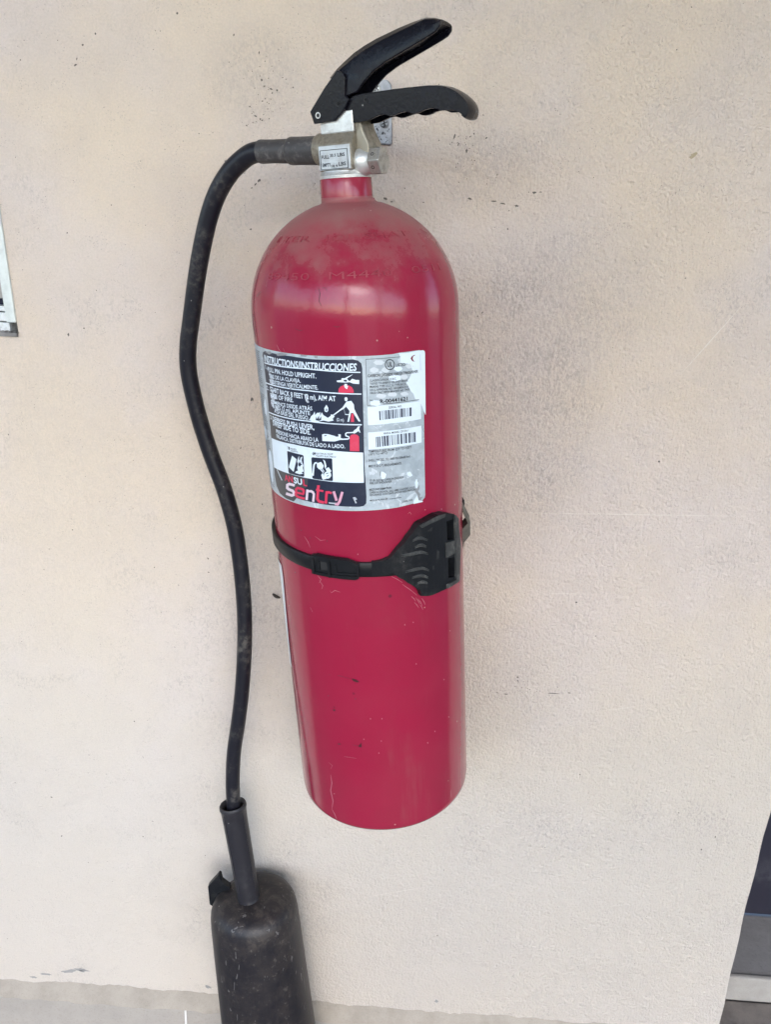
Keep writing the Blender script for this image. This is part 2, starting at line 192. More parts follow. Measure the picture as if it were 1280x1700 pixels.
    ('torn_film', 'white', 3, [(16.88, 381.1), (18.97, 381.2), (20.01, 379.1), (18.27, 377.1), (16.95, 378.2)]),
    ('torn_film', 'white', 3, [(19.11, 371.3), (21.64, 370.5), (23.89, 368.3), (22.77, 365), (20.35, 363.8), (19.34, 366.9)]),
    ('torn_film', 'white', 3, [(50.62, 360.2), (52.16, 356.8), (50.76, 350.6), (49.44, 352.4), (48.81, 356.6)]),
    ('torn_film', 'white', 3, [(50.53, 345.2), (51.74, 340.8), (56.29, 338.4), (55.67, 337.8), (46.62, 338.2), (47.02, 340.9)]),
    ('torn_film', 'white', 3, [(41.55, 366.9), (44.71, 367.3), (46.94, 363.4), (44.5, 362.7), (41.96, 364.4)]),
    ('torn_film', 'greyscuff', 4, [(48.42, 354.2), (49.94, 350.8), (53.47, 354), (53, 350.1), (51.51, 348.5), (53.67, 345.4), (52.97, 342.6), (55.86, 342.4), (54.03, 340.3), (56.31, 338.7), (51.73, 340.3), (50.83, 345.6), (48.45, 348.7), (49.41, 351.5)]),
    ('torn_film', 'greyscuff', 4, [(59.14, 404.5), (57.32, 402.9), (58.1, 400.9), (59.45, 398.2), (60.15, 397.6), (58.69, 400.8), (58, 402.6)]),
    ('torn_film', 'greyscuff', 4, [(27.42, 371.9), (28.13, 371.9), (27.96, 371.2), (27.48, 371.3)]),
    ('torn_film', 'greyscuff', 4, [(41.57, 378.1), (42.33, 378.1), (42.2, 377.5), (41.54, 377.6)]),
    ('torn_film', 'greyscuff', 4, [(48.48, 361.4), (50.62, 360.2), (52.18, 357.3), (51.84, 355.9), (51.15, 359.3)]),
    ('torn_film', 'greyscuff', 4, [(18.64, 371.3), (19.59, 371.3), (19.11, 366.9), (18.59, 367.9)]),
    ('barcode_one', 'barcode', 3, [(20.75, 421.3), (21.92, 421.4), (21.95, 413.9), (20.78, 413.9)]),
    ('barcode_one', 'barcode', 3, [(23.08, 421.4), (23.67, 421.4), (23.67, 413.9), (23.1, 413.9)]),
    ('barcode_one', 'barcode', 3, [(24.84, 421.4), (25.43, 421.4), (25.43, 414), (24.84, 414)]),
    ('barcode_one', 'barcode', 3, [(26.02, 421.4), (27.21, 421.4), (27.18, 414), (26, 414)]),
    ('barcode_one', 'barcode', 3, [(27.8, 421.4), (29.59, 421.4), (29.54, 414), (27.77, 414)]),
    ('barcode_one', 'barcode', 3, [(30.2, 421.4), (30.79, 421.4), (30.73, 414), (30.13, 414)]),
    ('barcode_one', 'barcode', 3, [(31.39, 421.4), (32.6, 421.3), (32.53, 414), (31.32, 414)]),
    ('barcode_one', 'barcode', 3, [(33.21, 421.3), (33.83, 421.3), (33.72, 414), (33.12, 414)]),
    ('barcode_one', 'barcode', 3, [(34.44, 421.3), (35.04, 421.3), (34.93, 414), (34.33, 414)]),
    ('barcode_one', 'barcode', 3, [(35.66, 421.3), (36.29, 421.3), (36.15, 414), (35.54, 414)]),
    ('barcode_one', 'barcode', 3, [(37.53, 421.2), (38.15, 421.2), (37.99, 414), (37.37, 414)]),
    ('barcode_one', 'barcode', 3, [(38.77, 421.2), (40.67, 421.1), (40.48, 413.9), (38.62, 414)]),
    ('barcode_one', 'barcode', 3, [(41.3, 421.1), (41.94, 421.1), (41.74, 413.9), (41.12, 413.9)]),
    ('barcode_one', 'barcode', 3, [(42.58, 421), (43.23, 421), (43.01, 413.8), (42.38, 413.9)]),
    ('barcode_one', 'barcode', 3, [(44.52, 420.9), (45.17, 420.9), (44.94, 413.8), (44.3, 413.8)]),
    ('barcode_one', 'barcode', 3, [(46.49, 420.8), (48.48, 420.7), (48.22, 413.6), (46.24, 413.7)]),
    ('barcode_two', 'barcode', 3, [(16.84, 400.5), (17.38, 400.6), (17.43, 392), (16.9, 392)]),
    ('barcode_two', 'barcode', 3, [(17.91, 400.6), (19, 400.6), (19.04, 392.1), (17.97, 392)]),
    ('barcode_two', 'barcode', 3, [(19.54, 400.6), (20.63, 400.6), (20.66, 392.1), (19.57, 392.1)]),
    ('barcode_two', 'barcode', 3, [(21.72, 400.7), (22.8, 400.7), (22.82, 392.2), (21.73, 392.1)]),
    ('barcode_two', 'barcode', 3, [(23.35, 400.7), (24.99, 400.7), (24.99, 392.2), (23.36, 392.2)]),
    ('barcode_two', 'barcode', 3, [(25.54, 400.7), (27.2, 400.7), (27.18, 392.2), (25.54, 392.2)]),
    ('barcode_two', 'barcode', 3, [(27.76, 400.7), (28.32, 400.7), (28.29, 392.2), (27.74, 392.2)]),
    ('barcode_two', 'barcode', 3, [(29.42, 400.7), (29.98, 400.7), (29.95, 392.2), (29.4, 392.2)]),
    ('barcode_two', 'barcode', 3, [(30.55, 400.7), (31.11, 400.7), (31.07, 392.2), (30.51, 392.2)]),
    ('barcode_two', 'barcode', 3, [(32.23, 400.6), (32.81, 400.6), (32.74, 392.2), (32.19, 392.2)]),
    ('barcode_two', 'barcode', 3, [(33.94, 400.6), (34.52, 400.6), (34.45, 392.2), (33.88, 392.2)]),
    ('barcode_two', 'barcode', 3, [(35.09, 400.6), (36.24, 400.5), (36.16, 392.1), (35.01, 392.2)]),
    ('barcode_two', 'barcode', 3, [(37.4, 400.5), (39.14, 400.4), (39.05, 392), (37.31, 392.1)]),
    ('barcode_two', 'barcode', 3, [(40.32, 400.4), (40.92, 400.3), (40.81, 392), (40.22, 392)]),
    ('barcode_two', 'barcode', 3, [(41.52, 400.3), (43.31, 400.2), (43.17, 391.9), (41.4, 392)]),
    ('barcode_two', 'barcode', 3, [(44.52, 400.2), (46.37, 400), (46.2, 391.7), (44.38, 391.8)]),
    ('barcode_two', 'barcode', 3, [(46.97, 400), (47.59, 400), (47.42, 391.6), (46.82, 391.7)]),
    ('barcode_two', 'barcode', 3, [(48.23, 399.9), (48.85, 399.9), (48.67, 391.6), (48.04, 391.6)]),
    ('barcode_two', 'barcode', 3, [(49.47, 399.8), (51.38, 399.7), (51.18, 391.4), (49.29, 391.5)]),
]
MARKS = [
    ('nick', [(-18.52, 174.2), (-14.57, 173.7), (-11.34, 171.6), (-12.55, 170.3), (-15.89, 171), (-17.51, 172.4)]),
    ('nick', [(-41.75, 173.5), (-29.06, 175), (-19.17, 173.4), (-19.11, 173.6), (-28.92, 175.5), (-41.72, 173.7)]),
    ('nick', [(-16.73, 99.4), (-13.55, 103.3), (-13.55, 98.7), (-15.66, 97.8)]),
    ('nick', [(-37.99, 97.6), (-34.66, 98.2), (-35.43, 96.7), (-38.1, 96.3)]),
    ('nick', [(-23.3, 99.7), (-18, 99), (-13.36, 97.6), (-13.28, 97.8), (-17.83, 99.5), (-23.25, 99.9)]),
    ('nick', [(-39.89, 136.3), (-37.25, 136.3), (-38.1, 134.1), (-40.08, 134.2)]),
    ('scratch', [(-50.53, 55.4), (-50.33, 45.2), (-52.89, 35), (-51.07, 22.3), (-53.44, 11.2), (-53.09, 11.3), (-50.1, 22.8), (-51.91, 35.5), (-49.38, 45.6), (-50.19, 55.6)]),
    ('scratch', [(-53.4, 11.1), (-50.27, 5.7), (-48.23, 0.6), (-47.97, 0.8), (-49.51, 6.4), (-53.12, 11.4)]),
    ('scratch', [(-32.64, 83.5), (-26.93, 84), (-19.56, 84.2), (-19.51, 84.4), (-26.8, 84.6), (-32.59, 83.7)]),
    ('scratch', [(-51.99, 70.1), (-47.22, 67.7), (-49.69, 63.2), (-49.51, 63.2), (-46.63, 68.2), (-51.84, 70.3)]),
    ('scratch', [(-55.7, 240.2), (-53.26, 236), (-53.02, 236.2), (-55.45, 240.4)]),
    ('scratch', [(-42.1, 270.6), (-38.97, 265.9), (-40.42, 262.2), (-40.23, 262.1), (-38.41, 266.1), (-41.91, 270.7)]),
    ('scratch', [(-23.05, 286.2), (-21.81, 281.1), (-21.65, 281.2), (-22.91, 286.2)]),
    ('scratch', [(-43.56, 275), (-40.34, 271.5), (-42.41, 267.7), (-42.2, 267.6), (-39.7, 271.8), (-43.37, 275.2)]),
    ('scratch', [(-31.89, 262.4), (-30.83, 260), (-27.11, 262.8), (-22.17, 261.8), (-22.09, 262), (-27.11, 263.4), (-30.79, 260.5), (-31.7, 262.5)]),
    ('scratch', [(44.91, 250.1), (47.07, 246.3), (48.87, 242.3), (49.07, 242.3), (47.59, 246.4), (45.08, 250.1)]),
    ('scratch', [(47.27, 248.2), (49.46, 244.1), (51.29, 239.7), (51.51, 239.7), (50.02, 244.2), (47.44, 248.2)]),
    ('scratch', [(43.52, 245.6), (45.7, 242.4), (47.5, 239.1), (47.69, 239.1), (46.2, 242.7), (43.66, 245.8)]),
    ('scratch', [(51, 247.6), (52.97, 243.8), (54.55, 239.9), (54.77, 239.9), (53.54, 243.9), (51.18, 247.7)]),
    ('scratch', [(40.84, 252.3), (43, 249.5), (44.75, 246.5), (44.92, 246.6), (43.46, 249.8), (40.99, 252.5)]),
    ('scratch', [(48.87, 241.7), (50.51, 238.9), (51.79, 235.9), (51.99, 235.9), (51.07, 239), (49.02, 241.8)]),
    ('scratch', [(23.58, 275.3), (28.47, 271.6), (32.99, 267.7), (33.1, 267.9), (28.75, 272.1), (23.66, 275.5)]),
    ('scratch', [(32.9, 266), (39.64, 259.2), (46.23, 252), (46.37, 252.2), (40.01, 259.6), (33.02, 266.2)]),
    ('scratch', [(-54.41, 310.2), (-50.95, 305.7), (-48.67, 300.6), (-48.46, 300.7), (-50.37, 306.1), (-54.21, 310.3)]),
    ('scratch', [(-42.19, 312.5), (-37.05, 309.2), (-31.58, 310.7), (-31.58, 310.8), (-36.86, 309.7), (-42.06, 312.7)]),
    ('scratch', [(41.04, 330.3), (42.69, 331.4), (44.25, 329.1), (44.41, 329.2), (42.78, 331.9), (40.92, 330.5)]),
    ('scratch', [(-57.23, 471.4), (-54.1, 465), (-53.92, 465), (-57.04, 471.5)]),
    ('scratch', [(-64.81, 473.7), (-62.52, 470), (-59.17, 467.5), (-59.03, 467.5), (-62.06, 470.2), (-64.62, 473.8)]),
    ('nick', [(-21.44, 517.2), (-20.1, 512.8), (-21.05, 507.6), (-18.8, 503.6), (-18.62, 503.7), (-20.47, 507.7), (-19.53, 512.9), (-21.23, 517.3)]),
    ('nick', [(-18.53, 516.2), (-16.2, 516.9), (-14.03, 514.8), (-13.9, 514.9), (-16.03, 517.3), (-18.58, 516.4)]),
    ('nick', [(-23.97, 514.7), (-20.91, 516.3), (-20.97, 516.4), (-24.03, 514.8)]),
    ('nick', [(-10.94, 489.1), (-7.29, 487.9), (-4.41, 488.9), (-4.44, 489), (-7.24, 488.4), (-10.89, 489.2)]),
    ('nick', [(-43.23, 487.3), (-38.94, 485.5), (-35.52, 486.1), (-35.54, 486.3), (-38.8, 485.9), (-43.15, 487.5)]),
    ('nick', [(-100.8, 505.1), (-91.46, 510.4), (-84.61, 513.6), (-84.95, 513.7), (-92.91, 510.5), (-101.6, 505.1)]),
    ('nick', [(-105.07, 475.4), (-109.84, 484.8), (-106.51, 494.9), (-107.51, 494.8), (-114.45, 484.2), (-105.97, 475.3)]),
    ('scratch', [(32.95, 226.8), (33.79, 226.4), (33.85, 225.3), (33.06, 225.3)]),
    ('scratch', [(85.25, 200.9), (86.79, 199.9), (86.94, 198.7), (85.5, 199.3)]),
    ('scratch', [(42.28, 183.6), (43.18, 183.1), (43.26, 182), (42.41, 182.1)]),
    ('scratch', [(73.99, 153.3), (75.28, 152.4), (75.4, 151.2), (74.19, 151.7)]),
    ('scratch', [(79.67, 107.5), (81.12, 106.5), (81.27, 105.2), (79.9, 105.8)]),
    ('scratch', [(6.96, 131.4), (7.78, 131.1), (7.84, 130), (7.05, 129.9)]),
    ('scratch', [(5.05, 106.4), (5.89, 106.1), (5.93, 104.9), (5.13, 104.8)]),
    ('scratch', [(-11.35, 108.3), (-10.5, 108.2), (-10.45, 107), (-11.28, 106.8)]),
    ('scratch', [(59.96, 101.4), (61.06, 100.7), (61.17, 99.4), (60.13, 99.7)]),
    ('scratch', [(50.98, 92.3), (52.01, 91.6), (52.08, 90.4), (51.12, 90.6)]),
    ('scratch', [(2.02, 92.7), (2.86, 92.4), (2.9, 91.2), (2.1, 91.1)]),
    ('scratch', [(77.29, 325.6), (78.54, 325), (78.68, 324), (77.5, 324.2)]),
    ('scratch', [(-4.41, 299.4), (-3.65, 299.3), (-3.62, 298.3), (-4.35, 298.1)]),
    ('scratch', [(41.12, 227.1), (41.99, 226.7), (42.06, 225.6), (41.23, 225.7)]),
    ('scratch', [(-3.65, 131.8), (-2.81, 131.6), (-2.78, 130.5), (-3.57, 130.3)]),
    ('nick', [(-72.87, 270.5), (-71.16, 271.2), (-71.13, 270.2), (-72.73, 269.6)]),
    ('nick', [(-57.91, 315.5), (-56.6, 315.9), (-56.59, 315), (-57.8, 314.6)]),
    ('nick', [(-31, 310.1), (-30.01, 310.3), (-29.98, 309.4), (-30.91, 309.2)]),
    ('nick', [(-46.79, 292.2), (-45.64, 292.6), (-45.61, 291.7), (-46.68, 291.3)]),
    ('nick', [(-16.53, 152.7), (-15.53, 153), (-15.49, 151.9), (-16.42, 151.7)]),
    ('nick', [(-44.6, 150.1), (-43.38, 150.6), (-43.35, 149.6), (-44.49, 149.1)]),
    ('nick', [(-61.92, 285.7), (-60.52, 286.2), (-60.49, 285.3), (-61.81, 284.8)]),
    ('nick', [(-48.09, 310.2), (-46.93, 310.6), (-46.9, 309.7), (-47.98, 309.3)]),
    ('nick', [(58.65, 437), (59.69, 437), (59.79, 436.2), (58.81, 436.2)]),
    ('nick', [(13.22, 528.1), (13.98, 528.1), (14.03, 527.4), (13.31, 527.4)]),
    ('nick', [(-87.16, 292.5), (-84.8, 293.4), (-84.77, 292.5), (-86.97, 291.6)]),
    ('nick', [(-93.57, 228.2), (-90.61, 229.6), (-90.56, 228.6), (-93.34, 227.2)]),
]

# ------------------------------------------------------------------ materials
class N:
    def __init__(s, name):
        s.m = bpy.data.materials.new(name)
        s.m.use_nodes = True
        s.t = s.m.node_tree
        s.b = s.t.nodes['Principled BSDF']
        s.co = s.t.nodes.new('ShaderNodeTexCoord').outputs['Object']
    def n(s, kind, **kw):
        o = s.t.nodes.new('ShaderNode' + kind)
        for k, v in kw.items(): setattr(o, k, v)
        return o
    def link(s, a, b): s.t.links.new(a, b)
    def noise(s, scale, detail=4, rough=.55, stretch=None, dist=0):
        o = s.n('TexNoise')
        o.inputs['Scale'].default_value = scale
        o.inputs['Detail'].default_value = detail
        o.inputs['Roughness'].default_value = rough
        o.inputs['Distortion'].default_value = dist
        if stretch:
            mp = s.n('Mapping'); mp.inputs['Scale'].default_value = stretch
            s.link(s.co, mp.inputs[0]); s.link(mp.outputs[0], o.inputs['Vector'])
        else: s.link(s.co, o.inputs['Vector'])
        return o.outputs[0]
    def voro(s, scale):
        o = s.n('TexVoronoi'); o.inputs['Scale'].default_value = scale
        s.link(s.co, o.inputs['Vector'])
        return o
    def ramp(s, src, lo, hi, a=0., b=1.):
        o = s.n('MapRange'); o.interpolation_type = 'SMOOTHSTEP'
        for i, v in ((1, lo), (2, hi), (3, a), (4, b)): o.inputs[i].default_value = v
        s.link(src, o.inputs[0]); return o.outputs[0]
    def math(s, op, a, b):
        o = s.n('Math', operation=op)
        for i, v in enumerate((a, b)):
            if isinstance(v, (int, float)): o.inputs[i].default_value = v
            else: s.link(v, o.inputs[i])
        return o.outputs[0]
    def mix(s, fac, a, b):
        o = s.n('Mix', data_type='RGBA')
        for i, v in ((0, fac), (6, a), (7, b)):
            if isinstance(v, (int, float)): o.inputs[i].default_value = v
            elif isinstance(v, tuple): o.inputs[i].default_value = v + (1,)
            else: s.link(v, o.inputs[i])
        return o.outputs[2]
    def col(s, c):
        if isinstance(c, tuple): s.b.inputs['Base Color'].default_value = c + (1,)
        else: s.link(c, s.b.inputs['Base Color'])
    def rough(s, r):
        if isinstance(r, float): s.b.inputs['Roughness'].default_value = r
        else: s.link(r, s.b.inputs['Roughness'])
    def metal(s, v):
        if isinstance(v, float): s.b.inputs['Metallic'].default_value = v
        else: s.link(v, s.b.inputs['Metallic'])
    def bump(s, h, dist, strength=1., prev=None):
        o = s.n('Bump'); o.inputs['Distance'].default_value = dist; o.inputs['Strength'].default_value = strength
        s.link(h, o.inputs['Height'])
        if prev: s.link(prev, o.inputs['Normal'])
        s.link(o.outputs[0], s.b.inputs['Normal']); return o.outputs[0]
    def sep(s):
        o = s.n('SeparateXYZ'); s.link(s.co, o.inputs[0]); return o.outputs

def mat_plaster():
    q = N('cream_plaster'); x, y, z = q.sep()
    big = q.noise(3.2, 5, .6); mid = q.noise(14, 6, .65); fine = q.noise(240, 3, .6); grit = q.noise(520, 2, .6)
    c = q.mix(q.ramp(big, .40, .62), (.655, .545, .435), (.625, .54, .49))
    c = q.mix(q.ramp(mid, .35, .75, 0, .55), c, (.565, .48, .41))
    # greyer strip low on the wall, darkened to offset the bright bottom
    low = q.math('ADD', z, q.math('MULTIPLY', big, .5))
    c = q.mix(q.ramp(low, .55, 1.15, .8, 0.), c, (.555, .505, .445))
    # smudged dirt gathered in patches: short fine strokes, broken by the grain
    stroke = q.noise(300, 3, .6, (1, 1, .55), 1.2)
    dm = q.math('MULTIPLY', q.ramp(q.noise(6.5, 7, .72, None, .5), .47, .72), q.ramp(stroke, .44, .70))
    c = q.mix(q.math('MULTIPLY', dm, .55), c, (.29, .26, .235))
    dm2 = q.math('MULTIPLY', q.ramp(q.noise(30, 6, .75), .57, .75), q.ramp(grit, .40, .68))
    c = q.mix(q.math('MULTIPLY', dm2, .36), c, (.25, .23, .22))
    # grime and soft contact shade painted into the plaster around tank, valve and hose
    for gx, gz, rx, rz, k in ((.115, .93, .10, .20, 1.05), (.15, 1.06, .12, .09, .6), (-.46, .84, .26, .26, .32), (-.168, 1.24, .06, .05, .7), (-.165, .70, .07, .15, .6), (-.20, .90, .06, .16, .5), (.06, 1.17, .06, .05, .7), (.12, .62, .10, .10, .6)):  # the wide far-left mask only dims an over-lit patch of wall
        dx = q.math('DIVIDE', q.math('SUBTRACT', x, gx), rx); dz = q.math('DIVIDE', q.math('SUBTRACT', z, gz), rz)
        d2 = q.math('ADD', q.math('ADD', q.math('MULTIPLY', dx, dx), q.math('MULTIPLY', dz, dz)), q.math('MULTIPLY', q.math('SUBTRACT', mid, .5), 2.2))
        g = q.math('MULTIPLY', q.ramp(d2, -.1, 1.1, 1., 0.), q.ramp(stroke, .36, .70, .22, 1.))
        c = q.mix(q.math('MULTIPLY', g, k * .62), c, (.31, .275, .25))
    # pits: scattered small dark dots
    vo = q.voro(210); pit = q.math('MULTIPLY', q.ramp(vo.outputs['Distance'], .06, .13, 1., 0.), q.ramp(q.noise(60, 2), .58, .63))
    c = q.mix(q.math('MULTIPLY', pit, .7), c, (.12, .105, .095))
    vo2 = q.voro(420); pit2 = q.math('MULTIPLY', q.ramp(vo2.outputs['Distance'], .14, .24, 1., 0.), q.ramp(q.noise(35, 3, .7), .50, .60))
    c = q.mix(q.math('MULTIPLY', pit2, .45), c, (.22, .19, .17))
    c = q.mix(q.ramp(grit, .30, .7, .0, .22), c, (.40, .355, .32))
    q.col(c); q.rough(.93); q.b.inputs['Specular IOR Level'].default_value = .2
    # orange-peel relief: coarser to the right, smoother to the left
    side = q.ramp(x, -.30, .15, .30, 1.)
    peel = q.noise(330, 3, .6, (1, 1, .85), .1); peel2 = q.noise(130, 3, .6, (1, 1, .9), .1)
    h = q.math('ADD', q.math('MULTIPLY', q.math('ADD', peel, q.math('MULTIPLY', peel2, .8)), side), q.math('MULTIPLY', grit, .22))
    h = q.math('SUBTRACT', h, q.math('MULTIPLY', pit, .5))
    nb = q.bump(h, .0037, 1.0)
    q.bump(q.noise(9, 3), .02, .3, nb)
    return q.m

def mat_red():
    q = N('crimson_enamel'); x, y, z = q.sep()
    c = (.275, .009, .038)
    n1 = q.noise(18, 5, .6)
    c = q.mix(q.ramp(n1, .35, .7, 0, .35), c, (.23, .008, .031))
    # settled dust on the shoulder, broken up by noise
    dz = q.math('ADD', z, q.math('MULTIPLY', q.math('SUBTRACT', q.noise(38, 8, .74), .5), .15))
    dust = q.math('MULTIPLY', q.ramp(dz, .512, .588), q.ramp(z, .5785, .581, 1., .12))
    wipe = q.math('MULTIPLY', q.ramp(q.noise(30, 6, .7, (1, 1, .12)), .50, .72), q.ramp(q.noise(9, 4, .6), .42, .66))
    film = q.math('ADD', q.math('MULTIPLY', q.ramp(q.noise(7, 4, .6), .35, .7), .05), q.math('MULTIPLY', wipe, .16))
    dust = q.math('ADD', q.math('MULTIPLY', dust, .52), film)
    c = q.mix(dust, c, (.27, .165, .145))
    # scuffs: thin stretched hairlines, chips down to pale primer
    sc = q.ramp(q.noise(60, 2, .5, (1, 1, .08), 1.5), .715, .73)
    sc = q.math('MULTIPLY', sc, q.ramp(q.noise(16, 2), .55, .65))
    vo = q.voro(75); chip = q.math('MULTIPLY', q.ramp(vo.outputs['Distance'], .055, .075, 1., 0.), q.ramp(q.noise(21, 2), .60, .62))
    c = q.mix(q.math('MULTIPLY', sc, .35), c, (.55, .30, .32))
    c = q.mix(q.math('MULTIPLY', chip, .35), c, (.72, .55, .50))
    vd = q.voro(48); dark = q.math('MULTIPLY', q.ramp(vd.outputs['Distance'], .05, .11, 1., 0.), q.ramp(q.noise(13, 3), .62, .64))
    c = q.mix(q.math('MULTIPLY', dark, .75), c, (.07, .01, .02))
    q.col(c)
    q.rough(q.math('ADD', q.math('ADD', q.math('MULTIPLY', q.noise(40, 5, .6), .08), .11), q.math('MULTIPLY', dust, .6)))
    q.b.inputs['Specular IOR Level'].default_value = .42
    nb = q.bump(q.noise(30, 3), .004, .06)
    q.bump(q.math('SUBTRACT', q.noise(350, 2), q.math('ADD', chip, sc)), .0004, .18, nb)
    return q.m

def mat_black(name, base=(.020, .020, .024), dusty=(.13, .12, .11), rough=.42, amount=.35, scale=1., spec=.3):
    q = N(name)
    n = q.math('MULTIPLY', q.ramp(q.noise(38 * scale, 7, .7), .46, .72), q.ramp(q.noise(210 * scale, 3, .6), .35, .62))
    c = q.mix(q.math('MULTIPLY', n, amount), base, dusty)
    vo = q.voro(140 * scale); sp = q.math('MULTIPLY', q.ramp(vo.outputs['Distance'], .06, .09, 1., 0.), q.ramp(q.noise(40, 2), .58, .60))
    c = q.mix(q.math('MULTIPLY', sp, .7), c, (.45, .43, .40))
    q.col(c); q.b.inputs['Specular IOR Level'].default_value = spec
    q.rough(q.math('ADD', q.math('MULTIPLY', n, .3), rough))
    q.bump(q.noise(420 * scale, 3), .0006, .25)
    return q.m

def mat_horn():
    q = N('worn_black_plastic'); x, y, z = q.sep()
    n = q.noise(34, 9, .78)
    c = q.mix(q.ramp(n, .38, .70), (.012, .011, .014), (.030, .025, .024))
    br = q.math('MULTIPLY', q.ramp(q.noise(48, 8, .78, None, .4), .44, .66), q.ramp(z, .285, .315))
    c = q.mix(q.math('MULTIPLY', br, .5), c, (.080, .066, .056))
    fine = q.math('MULTIPLY', q.ramp(q.noise(160, 4, .7), .55, .7), q.ramp(n, .42, .6))
    c = q.mix(q.math('MULTIPLY', fine, .35), c, (.16, .14, .125))
    vo = q.voro(95); sp = q.math('MULTIPLY', q.ramp(vo.outputs['Distance'], .05, .08, 1., 0.), q.ramp(q.noise(30, 2), .58, .60))
    c = q.mix(q.math('MULTIPLY', sp, .8), c, (.5, .48, .45))
    sc = q.ramp(q.noise(85, 2, .5, (1, 1, .3), 2.), .70, .715)
    c = q.mix(q.math('MULTIPLY', sc, .3), c, (.3, .28, .27))
    q.col(c); q.b.inputs['Specular IOR Level'].default_value = .32; q.rough(q.math('ADD', q.math('MULTIPLY', n, .22), .33))
    q.bump(q.noise(260, 4), .0006, .3)
    return q.m

def mat_metal(name, base, dirt, rough=.38, metal=.85, amt=.6, sc=1.):
    q = N(name)
    n = q.ramp(q.noise(95 * sc, 6, .7), .42, .68)
    q.col(q.mix(q.math('MULTIPLY', n, amt), base, dirt))
    q.metal(q.math('SUBTRACT', metal, q.math('MULTIPLY', n, .55 * amt)))
    q.rough(q.math('ADD', q.math('MULTIPLY', n, .3), rough))
    q.bump(q.noise(500 * sc, 3), .0005, .25)
    return q.m

def mat_galv():
    q = N('spattered_galvanised_steel')
    n = q.noise(120, 5, .6)
    c = q.mix(q.ramp(n, .35, .7), (.30, .315, .34), (.20, .205, .22))
    sp = q.math('MULTIPLY', q.ramp(q.noise(260, 4, .65, None, .5), .56, .60), q.ramp(q.sep()[2], 1.212, 1.200))
    c = q.mix(sp, c, (.03, .03, .035))
    q.col(c); q.metal(.45); q.rough(.5)
    q.bump(n, .001, .2)
    return q.m

def mat_print(name, c, rough=.38, wear=None, amt=.0):
    q = N(name)
    if wear:
        n = q.ramp(q.noise(60, 6, .7), .45, .75)
        q.col(q.mix(q.math('MULTIPLY', n, amt), c, wear))
    else: q.col(c)
    q.rough(rough)
    return q.m

def mat_silver():
    q = N('weathered_silver_film'); x, y, z = q.sep()
    n = q.noise(55, 7, .7)
    c = q.mix(q.ramp(n, .36, .68), (.46, .525, .57), (.33, .38, .42))
    c = q.mix(q.math('MULTIPLY', q.ramp(q.noise(240, 4, .7), .60, .72), .5), c, (.18, .19, .20))
    c = q.mix(q.math('MULTIPLY', q.ramp(q.noise(90, 3, .6, None, 1.), .62, .65), .6), c, (.66, .71, .75))
    q.col(c); q.rough(.34); q.metal(.15)
    q.bump(n, .0008, .25)
    return q.m

def mat_floor(name, a, b, sc=1.):
    q = N(name)
    n = q.noise(9 * sc, 7, .65)
    c = q.mix(q.ramp(n, .35, .7), a, b)
    c = q.mix(q.ramp(q.noise(190 * sc, 4, .7), .5, .75, 0, .35), c, tuple(v * .5 for v in b))
    q.col(c); q.rough(.75)
    q.bump(q.noise(130 * sc, 4), .002, .3)
    return q.m

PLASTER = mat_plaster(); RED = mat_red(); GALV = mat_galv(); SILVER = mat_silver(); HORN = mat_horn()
LEVER = mat_black('black_moulded_lever', (.0048, .0048, .0085), (.046, .044, .052), .24, .18, 1., .20)
RUBBER = mat_black('black_hose_rubber', (.010, .010, .015), (.16, .145, .125), .38, .55, .8)
STRAP = mat_black('black_strap_rubber', (.008, .009, .011), (.085, .083, .078), .40, .35, 1., .22)
EDGE_HIGHLIGHT = mat_black('highlit_strap_edge', (.035, .036, .036), (.20, .195, .18), .5, .65, 1.6)  # paler rubber: edge highlights of ribs and rims painted into the colour
FERRULE = mat_black('grimy_ferrule', (.05, .047, .048), (.24, .225, .21), .45, .60, 1.4)
VALVE = mat_metal('dull_nickel_brass', (.30, .27, .215), (.12, .095, .065), .46, .65, .85)
BRIGHT = mat_metal('bright_plated_steel', (.66, .67, .66), (.34, .33, .30), .34, .7, .5)
PLATEM = mat_metal('stamped_plate', (.50, .53, .55), (.30, .30, .29), .40, .45, .4)
TAILM = mat_metal('grimy_strap_tail', (.11, .105, .085), (.055, .05, .045), .5, .2, .6)
HOLE_SHADE = mat_print('hollow_shade', (.012, .012, .013), .7)  # near-black colour gives the shade inside holes, slots and recesses
PIN = mat_print('white_rivet_ring', (.62, .62, .60), .4)
PR = dict(white=mat_print('white_print', (.66, .75, .83), .36, (.45, .49, .53), .35), navy=mat_print('navy_print', (.014, .020, .042), .33, (.035, .042, .066), .5),
          charcoal=mat_print('faded_charcoal_print', (.050, .052, .058), .36, (.075, .075, .08), .5), black=mat_print('black_print', (.022, .025, .032), .4, (.12, .13, .15), .5),
          red=mat_print('red_print', (.58, .035, .085), .36, (.62, .10, .16), .5), pinkwhite=mat_print('faded_pinkish_print', (.66, .55, .62), .36, (.6, .28, .36), .35),
          pink=mat_print('faded_pink_print', (.60, .30, .40), .36, (.64, .50, .56), .5), scuff=mat_print('scuffed_through_print', (.40, .43, .48), .5, (.06, .07, .10), 1.),
          greyscuff=mat_print('torn_grey_film', (.22, .23, .245), .5, (.42, .44, .46), .7), patch=mat_print('bubbled_film', (.56, .61, .645), .34, (.46, .50, .53), .5),
          darkred=mat_print('bare_red_paint', (.16, .010, .022), .4), barcode=mat_print('barcode_ink', (.035, .045, .075), .4, (.16, .19, .25), .6))

